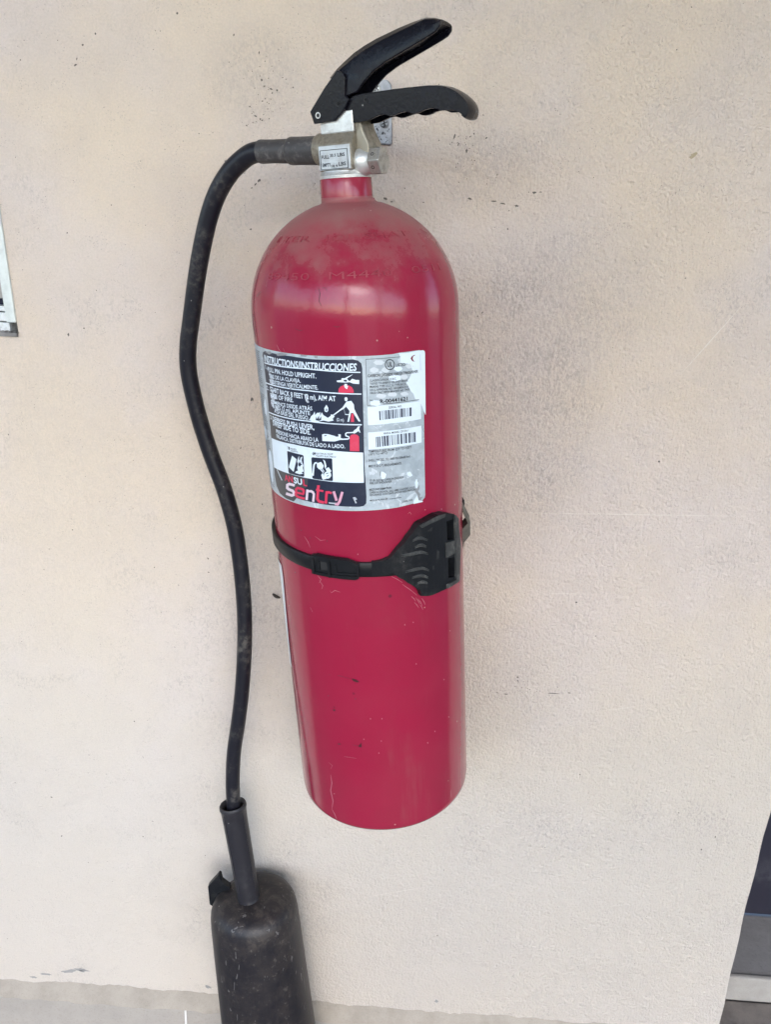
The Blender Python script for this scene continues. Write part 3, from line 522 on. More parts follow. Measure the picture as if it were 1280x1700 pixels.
# ------------------------------------------------------------------ mesh helpers
def link(name, me, mat, parent=None, smooth=None):
    o = bpy.data.objects.new(name, me)
    C.objects.link(o)
    if mat: me.materials.append(mat)
    if parent: o.parent = parent
    if smooth:
        me.polygons.foreach_set('use_smooth', [True] * len(me.polygons))
        if smooth < 180: me.set_sharp_from_angle(angle=math.radians(smooth))
    return o

def frombm(name, bm, mat, parent=None, smooth=None, recalc=True):
    if recalc: bmesh.ops.recalc_face_normals(bm, faces=bm.faces)
    me = bpy.data.meshes.new(name)
    bm.to_mesh(me); bm.free()
    return link(name, me, mat, parent, smooth)

def add_loops(bm, loops, lo, hi=None):
    """polygon with holes (2-D loops) as a flat sheet at height lo, or a prism from lo to hi"""
    pts = [p for l in loops for p in l]
    tris = tessellate_polygon([[Vector((p[0], p[1], 0)) for p in l] for l in loops])
    a = [bm.verts.new((p[0], p[1], lo)) for p in pts]
    def f(vs):
        try: bm.faces.new(vs)
        except ValueError: pass
    if hi is None:
        for t in tris: f([a[i] for i in t])
        return
    b = [bm.verts.new((p[0], p[1], hi)) for p in pts]
    for t in tris: f([a[i] for i in t]); f([b[i] for i in reversed(t)])
    k = 0
    for l in loops:
        n = len(l)
        for i in range(n):
            j = (i + 1) % n
            f([a[k + i], a[k + j], b[k + j], b[k + i]])
        k += n

def slice_x(bm, step):
    xs = [v.co.x for v in bm.verts]
    k = math.ceil(min(xs) / step)
    while k * step < max(xs):
        bmesh.ops.bisect_plane(bm, geom=bm.verts[:] + bm.edges[:] + bm.faces[:], dist=1e-7, plane_co=(k * step, 0, 0), plane_no=(1, 0, 0))
        k += 1

def mapv(bm, f):
    for v in bm.verts: v.co = f(*v.co)

def bevel(o, wdt, seg=2, ang=35):
    m = o.modifiers.new('bevel', 'BEVEL'); m.width = wdt; m.segments = seg; m.limit_method = 'ANGLE'; m.angle_limit = math.radians(ang)
    m.harden_normals = False
    return o

def add_lathe(bm, prof, org, ax, n=48, cap=True):
    """prof: (radius, s) along unit axis ax from org"""
    org, ax = Vector(org), Vector(ax).normalized()
    e = ax.orthogonal().normalized(); g = ax.cross(e)
    rings = []
    for r, s in prof:
        if r < 1e-6: rings.append([bm.verts.new(org + ax * s)])
        else: rings.append([bm.verts.new(org + ax * s + (e * math.cos(2 * math.pi * k / n) + g * math.sin(2 * math.pi * k / n)) * r) for k in range(n)])
    for A, B in zip(rings, rings[1:]):
        for k in range(n):
            q = [A[k % len(A)], A[(k + 1) % len(A)], B[(k + 1) % len(B)], B[k % len(B)]]
            q = list(dict.fromkeys(q))
            if len(q) > 2: bm.faces.new(q)
    if cap:
        for R_ in (rings[0], rings[-1]):
            if len(R_) > 2: bm.faces.new(R_)

def catmull(P, sub):
    P = [Vector(p) for p in P]; out = []
    for i in range(len(P) - 1):
        a, b, c, d_ = P[max(i - 1, 0)], P[i], P[i + 1], P[min(i + 2, len(P) - 1)]
        for k in range(sub):
            t = k / sub
            out.append(.5 * ((2 * b) + (c - a) * t + (2 * a - 5 * b + 4 * c - d_) * t * t + (3 * b - a - 3 * c + d_) * t ** 3))
    out.append(P[-1]); return out

def add_tube(bm, path, rad, n=16, cap=True):
    path = [Vector(p) for p in path]; rings = []; e = None
    for i, p in enumerate(path):
        t = (path[min(i + 1, len(path) - 1)] - path[max(i - 1, 0)]).normalized()
        e = (t.orthogonal() if e is None else e - t * e.dot(t)).normalized(); g = t.cross(e)
        r = rad[i] if isinstance(rad, list) else rad
        rings.append([bm.verts.new(p + (e * math.cos(2 * math.pi * k / n) + g * math.sin(2 * math.pi * k / n)) * r) for k in range(n)])
    for A, B in zip(rings, rings[1:]):
        for k in range(n): bm.faces.new([A[k], A[(k + 1) % n], B[(k + 1) % n], B[k]])
    if cap: bm.faces.new(rings[0]); bm.faces.new(rings[-1])

def add_box(bm, x0, x1, y0, y1, z0, z1, f=None):
    vs = [bm.verts.new((x, y, z)) for z in (z0, z1) for y in (y0, y1) for x in (x0, x1)]
    for q in ((0, 2, 3, 1), (4, 5, 7, 6), (0, 1, 5, 4), (2, 6, 7, 3), (0, 4, 6, 2), (1, 3, 7, 5)): bm.faces.new([vs[i] for i in q])
    if f:
        for v in vs: v.co = f(*v.co)

def thing(name, label, cat, mat4=None):
    o = bpy.data.objects.new(name, None)
    C.objects.link(o)
    o.empty_display_size = .05
    if mat4: o.matrix_world = mat4
    o['label'] = label; o['category'] = cat
    return o

# ------------------------------------------------------------------ the setting
def structure(name, bm, mat):
    o = frombm(name, bm, mat); o['kind'] = 'structure'; return o

bm = bmesh.new()
add_loops(bm, [[(-120, -120), (120, -120), (120, 120), (-120, 120)]], 0)
structure('ground', bm, mat_floor('pale_concrete_ground', (.20, .195, .19), (.15, .145, .14)))

# house wall: plaster with a window opening, mortar bead and grey skirting tiles, doorway past the right-hand corner
house = thing('house_wall', 'rough cream plastered house wall the red extinguisher hangs on', 'wall')
XR, WIN_R, WIN_B, WIN_T, WIN_L = .4732, -.4178, .986, 1.95, -1.55
LEAN = .055                 # the window stands a little out of plumb
def leaned(bm):
    for v in bm.verts: v.co.x -= LEAN * (v.co.z - WIN_B)
    return bm
def jag(n, a, b, amp, seed):
    r = random.Random(seed); v = 0; out = []
    for i in range(n + 1):
        v = v * .82 + r.uniform(-1, 1) * amp * .45
        out.append((a + (b - a) * i / n, v + r.uniform(-1, 1) * amp * .25))
    return out
outer = [(-3.2, 2.6)]
outer += [(-3.2, .09)]
outer += [(x, .0905 + v + (.004 if x > .3 else 0)) for x, v in jag(260, -1.2, XR - .01, .0035, 5)]
def edge_x(z): return XR + .0012 * math.sin(z * 13 + .6) + .0006 * math.sin(z * 57)
outer += [(edge_x(z) + v * .25, z) for z, v in jag(120, .094, 1.6, .0016, 9)] + [(XR, 2.6)]
hole = [(WIN_L, WIN_B), (WIN_L, WIN_T), (WIN_R - .003 - LEAN * (WIN_T - WIN_B), WIN_T)] + [(WIN_R + v * .5 - LEAN * (z - WIN_B), z) for z, v in jag(70, 1.3, WIN_B, .0016, 12)]
bm = bmesh.new()
add_loops(bm, [outer, hole], 0, -.26)
mapv(bm, lambda x, z, y: Vector((x, -y, z)))
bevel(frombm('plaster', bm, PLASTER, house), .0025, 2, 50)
# wall top beyond the doorway head
MORTAR = mat_floor('cement_mortar', (.37, .328, .275), (.295, .26, .215), 3)
bm = bmesh.new()
xs = [(-1.2 + i * .012) for i in range(int(1.68 / .012))]
r = random.Random(4); rows = []
for x in xs:
    j = r.uniform(-.001, .001)
    rows.append([bm.verts.new((x, y + j * k, z + j)) for y, z, k in ((.004, .10, 0), (.0035, .088, 0), (-.004, .082, 1), (-.0105, .073, 1.2), (-.013, .0705, 1), (.004, .068, 0))])
for A, B in zip(rows, rows[1:]):
    for k in range(5): bm.faces.new([A[k], A[k + 1], B[k + 1], B[k]])
frombm('mortar_bead', bm, MORTAR, house, 60)
TILE = mat_floor('grey_glazed_tile', (.37, .335, .295), (.325, .295, .26), 2)
GROUT = mat_print('white_grout', (.70, .68, .65), .8)
bm = bmesh.new(); add_box(bm, -.1485, .1485, -.012, .001, 0, .0715)
tile_me = None
for k, xc in enumerate((-1.013, -.7135, -.414, -.1145, .185)):
    if tile_me is None:
        o = bevel(frombm('skirting_tile', bm, TILE, house), .0012, 2); tile_me = o.data
    else:
        o = bpy.data.objects.new('skirting_tile', tile_me); C.objects.link(o); o.parent = house; bevel(o, .0012, 2)
    o.location = (xc, 0, 0)
bm = bmesh.new()
for xc in (-.86325, -.56375, -.26425, .03525): add_box(bm, xc - .0013, xc + .0013, -.0117, .001, 0, .071)
frombm('grout_joint', bm, GROUT, house)

# window at the left edge: white metal frame, sliding sash, sill
WHITE = mat_metal('white_painted_aluminium', (.60, .64, .62), (.40, .42, .41), .4, .05, .4)
bm = bmesh.new()
fx = WIN_R + .0005
add_box(bm, fx - .0105, fx, -.0025, .05, WIN_B + .012, WIN_T)
add_box(bm, WIN_L, fx - .0105, -.0025, .05, WIN_T - .012, WIN_T)
bevel(frombm('window_frame', leaned(bm), WHITE, house), .001, 2)
bm = bmesh.new()
for z0, z1, y0 in ((.988, .997, .004), (.998, 1.007, .007), (1.008, 1.0135, .010)): add_box(bm, WIN_L, fx - .0107, y0, .05, z0, z1)
trk = bevel(frombm('window_track', leaned(bm), mat_metal('dirty_white_track', (.62, .64, .65), (.16, .155, .15), .45, .05, .7), house), .0008, 2)
bm = bmesh.new(); add_box(bm, WIN_L, fx - .0107, .012, .03, 1.021, 1.046); add_box(bm, fx - .030, fx - .0107, .012, .03, 1.046, WIN_T - .013)
sash = bevel(frombm('window_sash', leaned(bm), mat_metal('grey_sash', (.33, .31, .29), (.2, .19, .18), .45, .1, .5), house), .001, 2)
bm = bmesh.new(); add_box(bm, WIN_L, fx - .0107, .031, .036, 1.013, WIN_T - .013)
frombm('glass_pane', leaned(bm), mat_print('dark_window_glass', (.010, .010, .030), .08), sash)
bm = bmesh.new(); add_box(bm, WIN_L, WIN_R, -.0035, .06, .9835, .9875)
r = random.Random(8)
for k in range(16):
    x = WIN_R - r.random() ** 1.5 * .05; h = r.uniform(.0005, .0014)
    add_box(bm, x - h, x + h, -.002, .004, .9876, .9876 + h * 1.2)
frombm('window_sill', bm, mat_floor('grimy_cement_sill', (.22, .21, .205), (.12, .115, .11), 6), house)

# doorway right of the corner
bm = bmesh.new(); add_box(bm, .4685, 1.5, .2615, .30, .049, 2.5)
door = frombm('door', bm, mat_black('blue_black_door_paint', (.022, .021, .032), (.10, .10, .11), .45, .4, .35), house)
bm = bmesh.new(); add_box(bm, .60, 1.4, .2575, .2612, .25, .85); bevel(frombm('door_panel', bm, door.data.materials[0], door), .003)
bm = bmesh.new(); add_box(bm, .474, 1.5, .131, .2612, .004, .0475)
st = structure('doorstep', bm, mat_floor('smooth_grey_cement', (.24, .23, .225), (.19, .18, .175), 1.2)); bevel(st, .004, 3)
bm = bmesh.new(); add_box(bm, .474, 1.5, .128, .137, .004, .0505)
st = structure('doorstep_nosing', bm, mat_floor('worn_pale_nosing', (.36, .34, .31), (.30, .28, .255), 3)); bevel(st, .003, 3)
bm = bmesh.new(); add_box(bm, .474, 1.5, -.02, .1275, -.01, .003)
structure('path', bm, mat_floor('brown_rough_concrete', (.20, .175, .155), (.12, .105, .095), 3))

# porch that shades the wall: ceiling slab and eaves beam on two posts, open to the sky in front
bm = bmesh.new(); add_box(bm, -4.5, 4.5, -2.9, .3, 2.6, 2.72); add_box(bm, -4.5, 4.5, -2.9, -2.75, 2.42, 2.6)
pr = structure('porch_roof', bm, mat_floor('white_painted_soffit', (.78, .77, .75), (.70, .69, .67), .3))
for x in (-2.6, -.30, 1.5):
    bm = bmesh.new(); add_box(bm, x - .06, x + .06, -2.895, -2.755, .701 if x < -1 else 0, 2.42)
    bevel(frombm('porch_post', bm, MORTAR, pr), .01)

for a, b in ((-4.5, -.36), (1.56, 4.3)):  # added unseen parapet, matched to the tank's reflection, dims the lower wall
    bm = bmesh.new(); add_box(bm, a, b, -2.9, -2.75, 0, .70)
    structure('added_parapet', bm, MORTAR)
bm = bmesh.new(); add_box(bm, 4.3, 4.5, -2.74, -.3, .004, 2.599)  # added unseen end wall, cuts off sky reflected in the tank's right side
structure('added_end_wall', bm, MORTAR)

# ------------------------------------------------------------------ fire extinguisher
R = .089
LOC = Vector((-.00461, -.0937, .5505))
U_, V_, A_ = Vector((.99508, 0, .09912)), Vector((-.00676, .99767, .0679)), Vector((-.09889, -.06824, .99276))
me4 = Matrix((U_, V_, A_)).transposed().to_4x4(); me4.translation = LOC
ext = thing('fire_extinguisher', 'crimson red carbon dioxide fire extinguisher with black lever, hose and horn, hanging on the wall', 'fire extinguisher', me4)
INV = me4.inverted()

PROF = [(0, -.001), (.05, -.002), (.076, -.0045), (.0835, -.0050), (.0868, -.0038), (.0885, -.0010), (.089, .0035), (.089, .15), (.089, .30), (.089, .484)] + [(.089 * math.cos(math.radians(a)), .49 + .089 * math.sin(math.radians(a))) for a in range(0, 75, 3)] + [(.0238, .5756), (.0222, .5766), (.0215, .5785)]
def rad_at(z):
    for (r0, z0), (r1, z1) in zip(PROF[6:], PROF[7:]):
        if z0 <= z <= z1: return r0 + (r1 - r0) * (z - z0) / max(z1 - z0, 1e-9)
    return R
bm = bmesh.new(); add_lathe(bm, PROF, (0, 0, 0), (0, 0, 1), 160, False)
tank = frombm('tank', bm, RED, ext, 60)
bm = bmesh.new(); add_lathe(bm, [(.0214, .5755 - .002), (.0214, .579), (.0212, .5935), (.0206, .5945), (.015, .5946)], (-.0011, 0, 0), (0, 0, 1), 64, False)
frombm('neck_collar', bm, RED, ext, 40)

# -------- text
fc = bpy.data.curves.new('glyphs', 'FONT')
fo = bpy.data.objects.new('glyphs', fc); C.objects.link(fo)
def glyphs(s, shear=0., bold=0., depth=0., res=2):
    fc.body = s; fc.size = 1; fc.shear = shear; fc.offset = bold * .032; fc.extrude = depth; fc.resolution_u = res
    dg = bpy.context.evaluated_depsgraph_get(); dg.update()
    return bpy.data.meshes.new_from_object(fo.evaluated_get(dg), depsgraph=dg)
def bounds(me):
    xs = [v.co.x for v in me.vertices]; ys = [v.co.y for v in me.vertices]
    return min(xs), max(xs), min(ys), max(ys)
m0 = glyphs('H'); CAP = bounds(m0)[3]; bpy.data.meshes.remove(m0)
def add_text(bm, s, x0, y0, x1, y1, cap, shear=0., bold=0., fit=False, depth=0., lay=0.):
    """text whose baseline runs from (x0,y0) to (x1,y1) in the plane of bm"""
    me = glyphs(s, shear, bold, depth)
    a, b, lo, hi = bounds(me)
    wx = (x1 - x0) / (b - a)
    base, vs = (lo, cap / (hi - lo)) if fit else (0, cap / CAP)
    sl = (y1 - y0) / (x1 - x0)
    for v in me.vertices:
        x = x0 + (v.co.x - a) * wx
        v.co = (x, y0 + (x - x0) * sl + (v.co.y - base) * vs, v.co.z + lay)
    bm.from_mesh(me); bpy.data.meshes.remove(me)

def on_tank(x, t, r):             # mm on the unrolled tank -> tank
    th = x / 1000 / R
    return Vector((r * math.sin(th), -r * math.cos(th), t / 1000))
LAY = lambda k: R + .00012 + k * .00005

# -------- instruction label
lab_outline = [(-165, 471.2), (-121, 470.0), (-77.6, 468.8), (-50.7, 467.8), (-30.6, 466.9), (5, 465.7), (18.9, 465.1), (34, 464.8), (40.4, 465.3), (58, 465.0), (60.6, 464.2), (61.8, 462.2),
               (61.2, 430), (60.4, 406.6), (59.4, 370), (58.9, 343.5), (58.2, 341), (55.5, 339.0), (32, 337.9), (-3.5, 338.2), (-29.5, 338.8), (-55.6, 339.4), (-99.6, 340.5), (-165, 343)]
bm = bmesh.new(); add_loops(bm, [lab_outline], 0); slice_x(bm, 3.0)
mapv(bm, lambda x, t, z: on_tank(x, t, LAY(0)))
label = frombm('instruction_label', bm, SILVER, ext, 180)

bars = {}
for nm_, c, lay, pts in POLYS:
    bm = bmesh.new(); add_loops(bm, [pts], 0); slice_x(bm, 3.0); mapv(bm, lambda x, t, z: on_tank(x, t, LAY(lay)))
    if nm_.startswith('barcode'):
        b2 = bars.setdefault(nm_, bmesh.new()); tmp = bpy.data.meshes.new('t'); bm.to_mesh(tmp); bm.free(); b2.from_mesh(tmp); bpy.data.meshes.remove(tmp)
    else: frombm(nm_, bm, PR[c], label, 180)
for b2 in bars.values(): frombm('barcode', b2, PR['barcode'], label, 180)['kind'] = 'stuff'
for s, x0, y0, x1, y1, cap, c, sh, bo in TEXTS:
    bm = bmesh.new(); add_text(bm, s, x0, y0, x1, y1, cap, sh, bo, fit=False)
    mapv(bm, lambda x, t, z: on_tank(x, t, LAY(7)))
    frombm('lettering', bm, PR[c], label, 180)['kind'] = 'stuff'
# small-print column wrapping away round the left of the label: rows of illegibly fine print
bm = bmesh.new(); r = random.Random(21)
t = 464.
while t > 344:
    x = -119. if not 428 < t < 433 and not 392 < t < 396 else 0
    while x < -98 and x < 0:
        wd = r.uniform(.5, 2.6)
        if r.random() < .86: add_loops(bm, [[(x, t), (x + wd, t), (x + wd, t + .9), (x, t + .9)]], 7)
        x += wd + .5
    t -= 1.75
slice_x(bm, 3.0); mapv(bm, lambda x, t, lay: on_tank(x, t, LAY(3)))
frombm('fine_print', bm, mat_print('grey_print', (.13, .145, .17), .4, (.3, .32, .35), .6), label, 180)['kind'] = 'stuff'
bm = bmesh.new()
for q in ([(-100, 420), (-96, 425), (-93.5, 424), (-93, 416), (-96, 410), (-99, 412)], [(-105, 372), (-99, 380), (-95, 378), (-94, 366), (-97, 352), (-101, 345), (-106, 355)], [(-112, 395), (-107, 400), (-103, 396), (-105, 386), (-110, 388)]):
    b2 = bmesh.new(); add_loops(bm, [q], 8); b2.free()
slice_x(bm, 3.0); mapv(bm, lambda x, t, lay: on_tank(x, t, LAY(5)))
frombm('torn_film', bm, PR['white'], label, 180)

# rubs, scratches and nicks in the paint where the photograph has them
MS = dict(scratch=mat_print('pale_scratch', (.40, .12, .16), .5, (.31, .03, .065), 1.), nick=mat_print('dark_nick', (.055, .004, .010), .5))
for k_ in ('scratch', 'nick'):
    bm = bmesh.new()
    for kk, pts in MARKS:
        if kk == k_: add_loops(bm, [pts], 0)
    mapv(bm, lambda x, t, z: (lambda zz: on_tank(x, t, rad_at(zz) + .00015))(t / 1000))
    frombm(k_, bm, MS[k_], tank)['kind'] = 'stuff'

# second label on the left flank below the strap, and a dark red line under it
bm = bmesh.new(); add_loops(bm, [[(-101.88, 266.3), (-100.55, 253.1), (-103.11, 226.4), (-107.13, 184.7), (-108.8, 150.7)] + [(-230, 140), (-230, 262)]], 0); slice_x(bm, 3.0)
mapv(bm, lambda x, t, z: on_tank(x, t, R + .0006)); frombm('flank_label', bm, mat_print('white_paper_label', (.70, .71, .72), .5), ext, 180)
bm = bmesh.new(); add_loops(bm, [[(-120.74, 243.86), (-114.75, 145.6), (-106.9, 122), (-106.47, 70.8), (-120.79, 5.13)]], 0); mapv(bm, lambda x, t, z: on_tank(x, t, R + .0002))
frombm('dark_flank_line', bm, PR['darkred'], ext)

# stamped characters on the shoulder, painted over
bm = bmesh.new()
def stamp(s, th0, th1, z0, h):
    add_text(bm, s, th0 * R * 1000 * math.pi / 180, z0, th1 * R * 1000 * math.pi / 180, z0, h, 0, -.35, depth=.9)
stamp('N', -58, -55, 549.2, 5.5); stamp('TER', -50, -24, 549.2, 5.5); stamp('IONSHAT', -12, 48, 549.2, 5.5)
stamp('89450', -50, -19, 522.5, 6.5); stamp('M4440', -8, 26, 522.5, 6.5); stamp('0511', 38, 62, 522.5, 6.5)
def on_dome(x, t, z):
    th = x / 1000 / R; zz = t / 1000
    # climb the meridian so that the characters lie on the shoulder
    z0 = .5225 if zz < .54 else .5492
    zz = z0 + (zz - z0) * .78
    rr = rad_at(zz) + z * .0007
    return Vector((rr * math.sin(th), -rr * math.cos(th), zz))
mapv(bm, on_dome)
so = frombm('stamped_lettering', bm, mat_print('rubbed_red_enamel', (.30, .040, .060), .33, (.15, .008, .022), .9), tank); so['kind'] = 'stuff'

# -------- valve (turned a little towards the viewer: e1 points along the handle, e2 to the wall)
PH = math.radians(24)
E1, E2 = Vector((math.cos(PH), -math.sin(PH), 0)), Vector((math.sin(PH), math.cos(PH), 0))
def VV(x, y, z): return E1 * x + E2 * y + Vector((0, 0, z))
bm = bmesh.new(); add_lathe(bm, [(.014, .5940), (.0212, .5942), (.0214, .5965), (.0205, .5972), (.0198, .5998), (.012, .6)], (-.0008, 0, 0), (0, 0, 1), 64)
frombm('valve_ring', bm, BRIGHT, ext, 40)
prof = [(-.018, .5996), (-.018, .6186), (-.0108, .6270), (-.0108, .634), (.0108, .634), (.0108, .6270), (.018, .6186), (.018, .5996)]
bm = bmesh.new(); add_loops(bm, [prof], -.0148, .0150); mapv(bm, lambda a, b, c: VV(c, a, b))
body = bevel(frombm('valve_body', bm, VALVE, ext), .0014, 3)
bm = bmesh.new(); add_loops(bm, [[(.0140, .636), (.0195, .636), (.0215, .628), (.0262, .6185), (.0262, .604), (.0140, .600)]], -.009, .014); mapv(bm, lambda a, b, c: VV(a, c, b))
bevel(frombm('valve_shoulder', bm, VALVE, body), .002, 3)
bm = bmesh.new(); add_lathe(bm, [(.0118, -.0140), (.0125, -.0165), (.0125, -.0215), (.0112, -.0245)], VV(0, -.001, .6165), E1, 40)
frombm('outlet_boss', bm, VALVE, body, 40)
bm = bmesh.new(); add_lathe(bm, [(.0045, .012), (.0045, .022)], VV(.003, .010, .6175), E1, 24)
frombm('hanger_lug', bm, VALVE, body, 40)
# data plate: raised border, stamped weights
def ring2(bm, x0, x1, z0, z1, t_, y0, y1):
    add_loops(bm, [[(x0, z0), (x1, z0), (x1, z1), (x0, z1)], [(x0 + t_, z0 + t_), (x0 + t_, z1 - t_), (x1 - t_, z1 - t_), (x1 - t_, z0 + t_)]], y0, y1)
bm = bmesh.new(); add_box(bm, -.0140, .0143, -.0187, -.0178, .6003, .6180, VV)
plate = bevel(frombm('weight_plate', bm, PLATEM, ext), .0005)
bm = bmesh.new(); ring2(bm, -.0127, .0122, .6008, .6150, .00045, -.0190, -.0186); mapv(bm, lambda a, b, c: VV(a, c, b))
frombm('plate_border', bm, PR['black'], plate)
bm = bmesh.new()
for s, x0, x1, z0, h, sl in (('FULL', -.0115, -.0045, .6088, .0024, 0), ('35.5', -.0038, .0016, .6098, .0019, .0001), ('LBS', .0030, .0096, .6096, .0024, 0),
                         ('EMPTY', -.0112, -.0035, .6030, .0024, 0), ('18.9', -.0031, .0026, .6020, .0019, 0), ('LBS', .0036, .0102, .6030, .0025, 0)):
    b2 = bmesh.new(); add_text(b2, s, x0, z0, x1, z0 + sl, h, 0, .9)
    tmp = bpy.data.meshes.new('t'); b2.to_mesh(tmp); b2.free(); bm.from_mesh(tmp); bpy.data.meshes.remove(tmp)
mapv(bm, lambda a, b, c: VV(a, -.01885, b)); frombm('lettering', bm, PR['black'], plate)
# safety plug with drilled hexagon head
pc = VV(0, -.003, .6050)
bm = bmesh.new(); add_lathe(bm, [(.0108, .0140), (.0112, .016), (.0112, .0185), (.0098, .0215), (.0088, .0240), (.0088, .0262)], pc, E1, 48)
plug = frombm('safety_plug', bm, BRIGHT, ext, 40)
bm = bmesh.new(); ze = Vector((0, 0, 1))
def hexpt(a, r, s): return pc + E1 * s + (E2 * math.cos(a) + ze * math.sin(a)) * r
h0 = [bm.verts.new(hexpt(math.radians(60 * k), .0110, .0258)) for k in range(6)]
h1 = [bm.verts.new(hexpt(math.radians(60 * k), .0110, .0358)) for k in range(6)]
bm.faces.new(h0); bm.faces.new(h1)
for k in range(6): bm.faces.new([h0[k], h0[(k + 1) % 6], h1[(k + 1) % 6], h1[k]])
bevel(frombm('hexagon_head', bm, mat_metal('scuffed_hex_steel', (.46, .44, .40), (.20, .175, .14), .30, .85, .7), plug), .0008, 2)
bm = bmesh.new()
for a in (150, 210):
    a = math.radians(a); nrm = E2 * math.cos(a) + ze * math.sin(a)
    c0 = pc + E1 * .0298 + nrm * (.0110 * math.cos(math.pi / 6) - .0005)
    add_lathe(bm, [(.0014, 0), (.0014, .00065), (.0009, .0006), (.0009, .0002), (0, .0002)], c0, nrm, 16, False)
frombm('drilled_hole_shade', bm, HOLE_SHADE, plug)
# bright lever mount above the body
bm = bmesh.new(); add_box(bm, -.0147, .0150, -.0118, .0118, .6268, .6420, VV)
bevel(frombm('lever_mount', bm, BRIGHT, ext), .0008)

# -------- carrying handle: two flanges with finger scallops, joined by a top web
near = [(.0095, .6475), (.0152, .6501), (.0257, .6512), (.0488, .6516), (.0671, .6514), (.0799, .6509), (.090, .6494), (.0970, .6467), (.1030, .6428), (.1072, .6385), (.1090, .6341), (.1085, .6305), (.107, .6286),
        (.1045, .6304), (.1021, .6322), (.0985, .6337), (.0946, .6342), (.0883, .6345), (.0855, .6356), (.0827, .6366), (.0790, .6366), (.0756, .6362), (.072, .6350), (.069, .6345), (.0665, .6345), (.0638, .635), (.0615, .636), (.0593, .6364),
        (.0555, .6360), (.0519, .6352), (.0488, .6346), (.0458, .6347), (.043, .6357), (.0405, .6362), (.0374, .6359), (.0343, .6352), (.0305, .6340), (.0272, .6331), (.0188, .6327), (.0005, .6343), (.0040, .6395)]
hnd = None
for y0, y1, nm in ((-.0115, -.0088, 'carrying_handle'), (.0088, .0115, 'far_flange')):
    bm = bmesh.new(); add_loops(bm, [near], y0, y1); mapv(bm, lambda a, b, c: VV(a, c, b))
    o = bevel(frombm(nm, bm, LEVER, hnd or ext), .0009, 2); hnd = hnd or o
top = catmull([(x, z, 0) for x, z in near[1:14]], 4)
bm = bmesh.new(); L_ = len(top); rows = []
for i, p in enumerate(top):
    tg = (top[min(i + 1, L_ - 1)] - top[max(i - 1, 0)]).normalized(); nn = Vector((-tg.y, tg.x, 0))
    a, b = p + nn * .0006, p - nn * .0026
    row = []
    for k in range(9):
        u = k / 8 * 2 - 1; cr = .0010 * (1 - u * u)
        row.append(bm.verts.new(VV(a.x + nn.x * cr, u * .0112, a.y + nn.y * cr)))
    for k in range(9):
        u = 1 - k / 8 * 2; row.append(bm.verts.new(VV(b.x, u * .0112, b.y)))
    rows.append(row)
for A, B in zip(rows, rows[1:]):
    n = len(A)
    for k in range(n): bm.faces.new([A[k], A[(k + 1) % n], B[(k + 1) % n], B[k]])
bm.faces.new(rows[0]); bm.faces.new(rows[-1])
frombm('top_web', bm, LEVER, hnd, 50)
bm = bmesh.new(); add_lathe(bm, [(.0019, 0), (.0019, .0003), (.0012, .0002), (.0011, 0)], VV(.0271, -.0115, .6474), -E2, 18, True)
frombm('pin_hole_shade', bm, HOLE_SHADE, hnd)

# -------- squeeze lever: an upside-down channel over the handle
ST = [((-.0075, .6662), (.0045, .6620), (.0085, .6512)), ((.0000, .6722), (.0110, .6630), (.0105, .6514)), ((.0068, .6762), (.0150, .6638), (.0194, .6533)), ((.0151, .6808), (.0245, .6682), (.0261, .6592)),
      ((.0240, .6844), (.0330, .6712), (.0345, .6655)), ((.0347, .6878), (.0440, .6752), (.0445, .6702)), ((.0535, .6923), (.0610, .6802), (.0593, .6752)), ((.0660, .6946), (.0700, .6835), (.0720, .6795)),
      ((.0755, .6958), (.0775, .6880), (.0820, .6830)), ((.0828, .6946), (.0838, .6895), (.0863, .6848)), ((.0893, .6925), (.0893, .6910), (.0893, .6880))]
bm = bmesh.new(); rows = []
def lerp(p, q, k): return (p[0] + (q[0] - p[0]) * k, p[1] + (q[1] - p[1]) * k)
STS = []
for a, b in zip(ST, ST[1:]):
    for k in range(3): STS.append(tuple(lerp(a[i], b[i], k / 3) for i in range(3)))
STS.append(ST[-1])
for T_, M_, B_ in STS:
    sh = lerp(T_, M_, .42)
    sh = (sh[0], sh[1] + .0016 * min(1, math.dist(T_, M_) / .010))
    mi = lerp(M_, B_, .25)
    pts = [(B_, -.0122), (M_, -.0122), (sh, -.0098), (T_, -.0045), (T_, .0045), (sh, .0098), (M_, .0122), (B_, .0122), (B_, .0096), (mi, .0096), (mi, -.0096), (B_, -.0096)]
    rows.append([bm.verts.new(VV(p[0], y, p[1])) for p, y in pts])
for A, B in zip(rows, rows[1:]):
    n = len(A)
    for k in range(n): bm.faces.new([A[k], A[(k + 1) % n], B[(k + 1) % n], B[k]])
bm.faces.new(rows[0]); bm.faces.new(rows[-1])
lev = bevel(frombm('squeeze_lever', bm, LEVER, ext, 32), .0007, 2, 30)
cheek = [(-.0216, .6435), (-.0182, .6471), (-.007, .6588), (.0052, .6695), (.0100, .6672), (.0118, .6640), (.0105, .652), (.0142, .6489), (.0094, .6423), (.0003, .6353), (-.0188, .6347)]
for y0, y1 in ((-.0145, -.0118), (.0118, .0145)):
    bm = bmesh.new(); add_loops(bm, [cheek], y0, y1); mapv(bm, lambda a, b, c: VV(a, c, b))
    bevel(frombm('pivot_cheek', bm, LEVER, lev), .0007, 2)
bm = bmesh.new(); add_loops(bm, [[(-.0216, .6440), (-.0182, .6476), (-.007, .6593), (.0040, .6695), (.0050, .668), (-.0055, .658), (-.019, .6445)]], -.0117, .0117); mapv(bm, lambda a, b, c: VV(a, c, b))
frombm('lever_spine', bm, LEVER, lev)
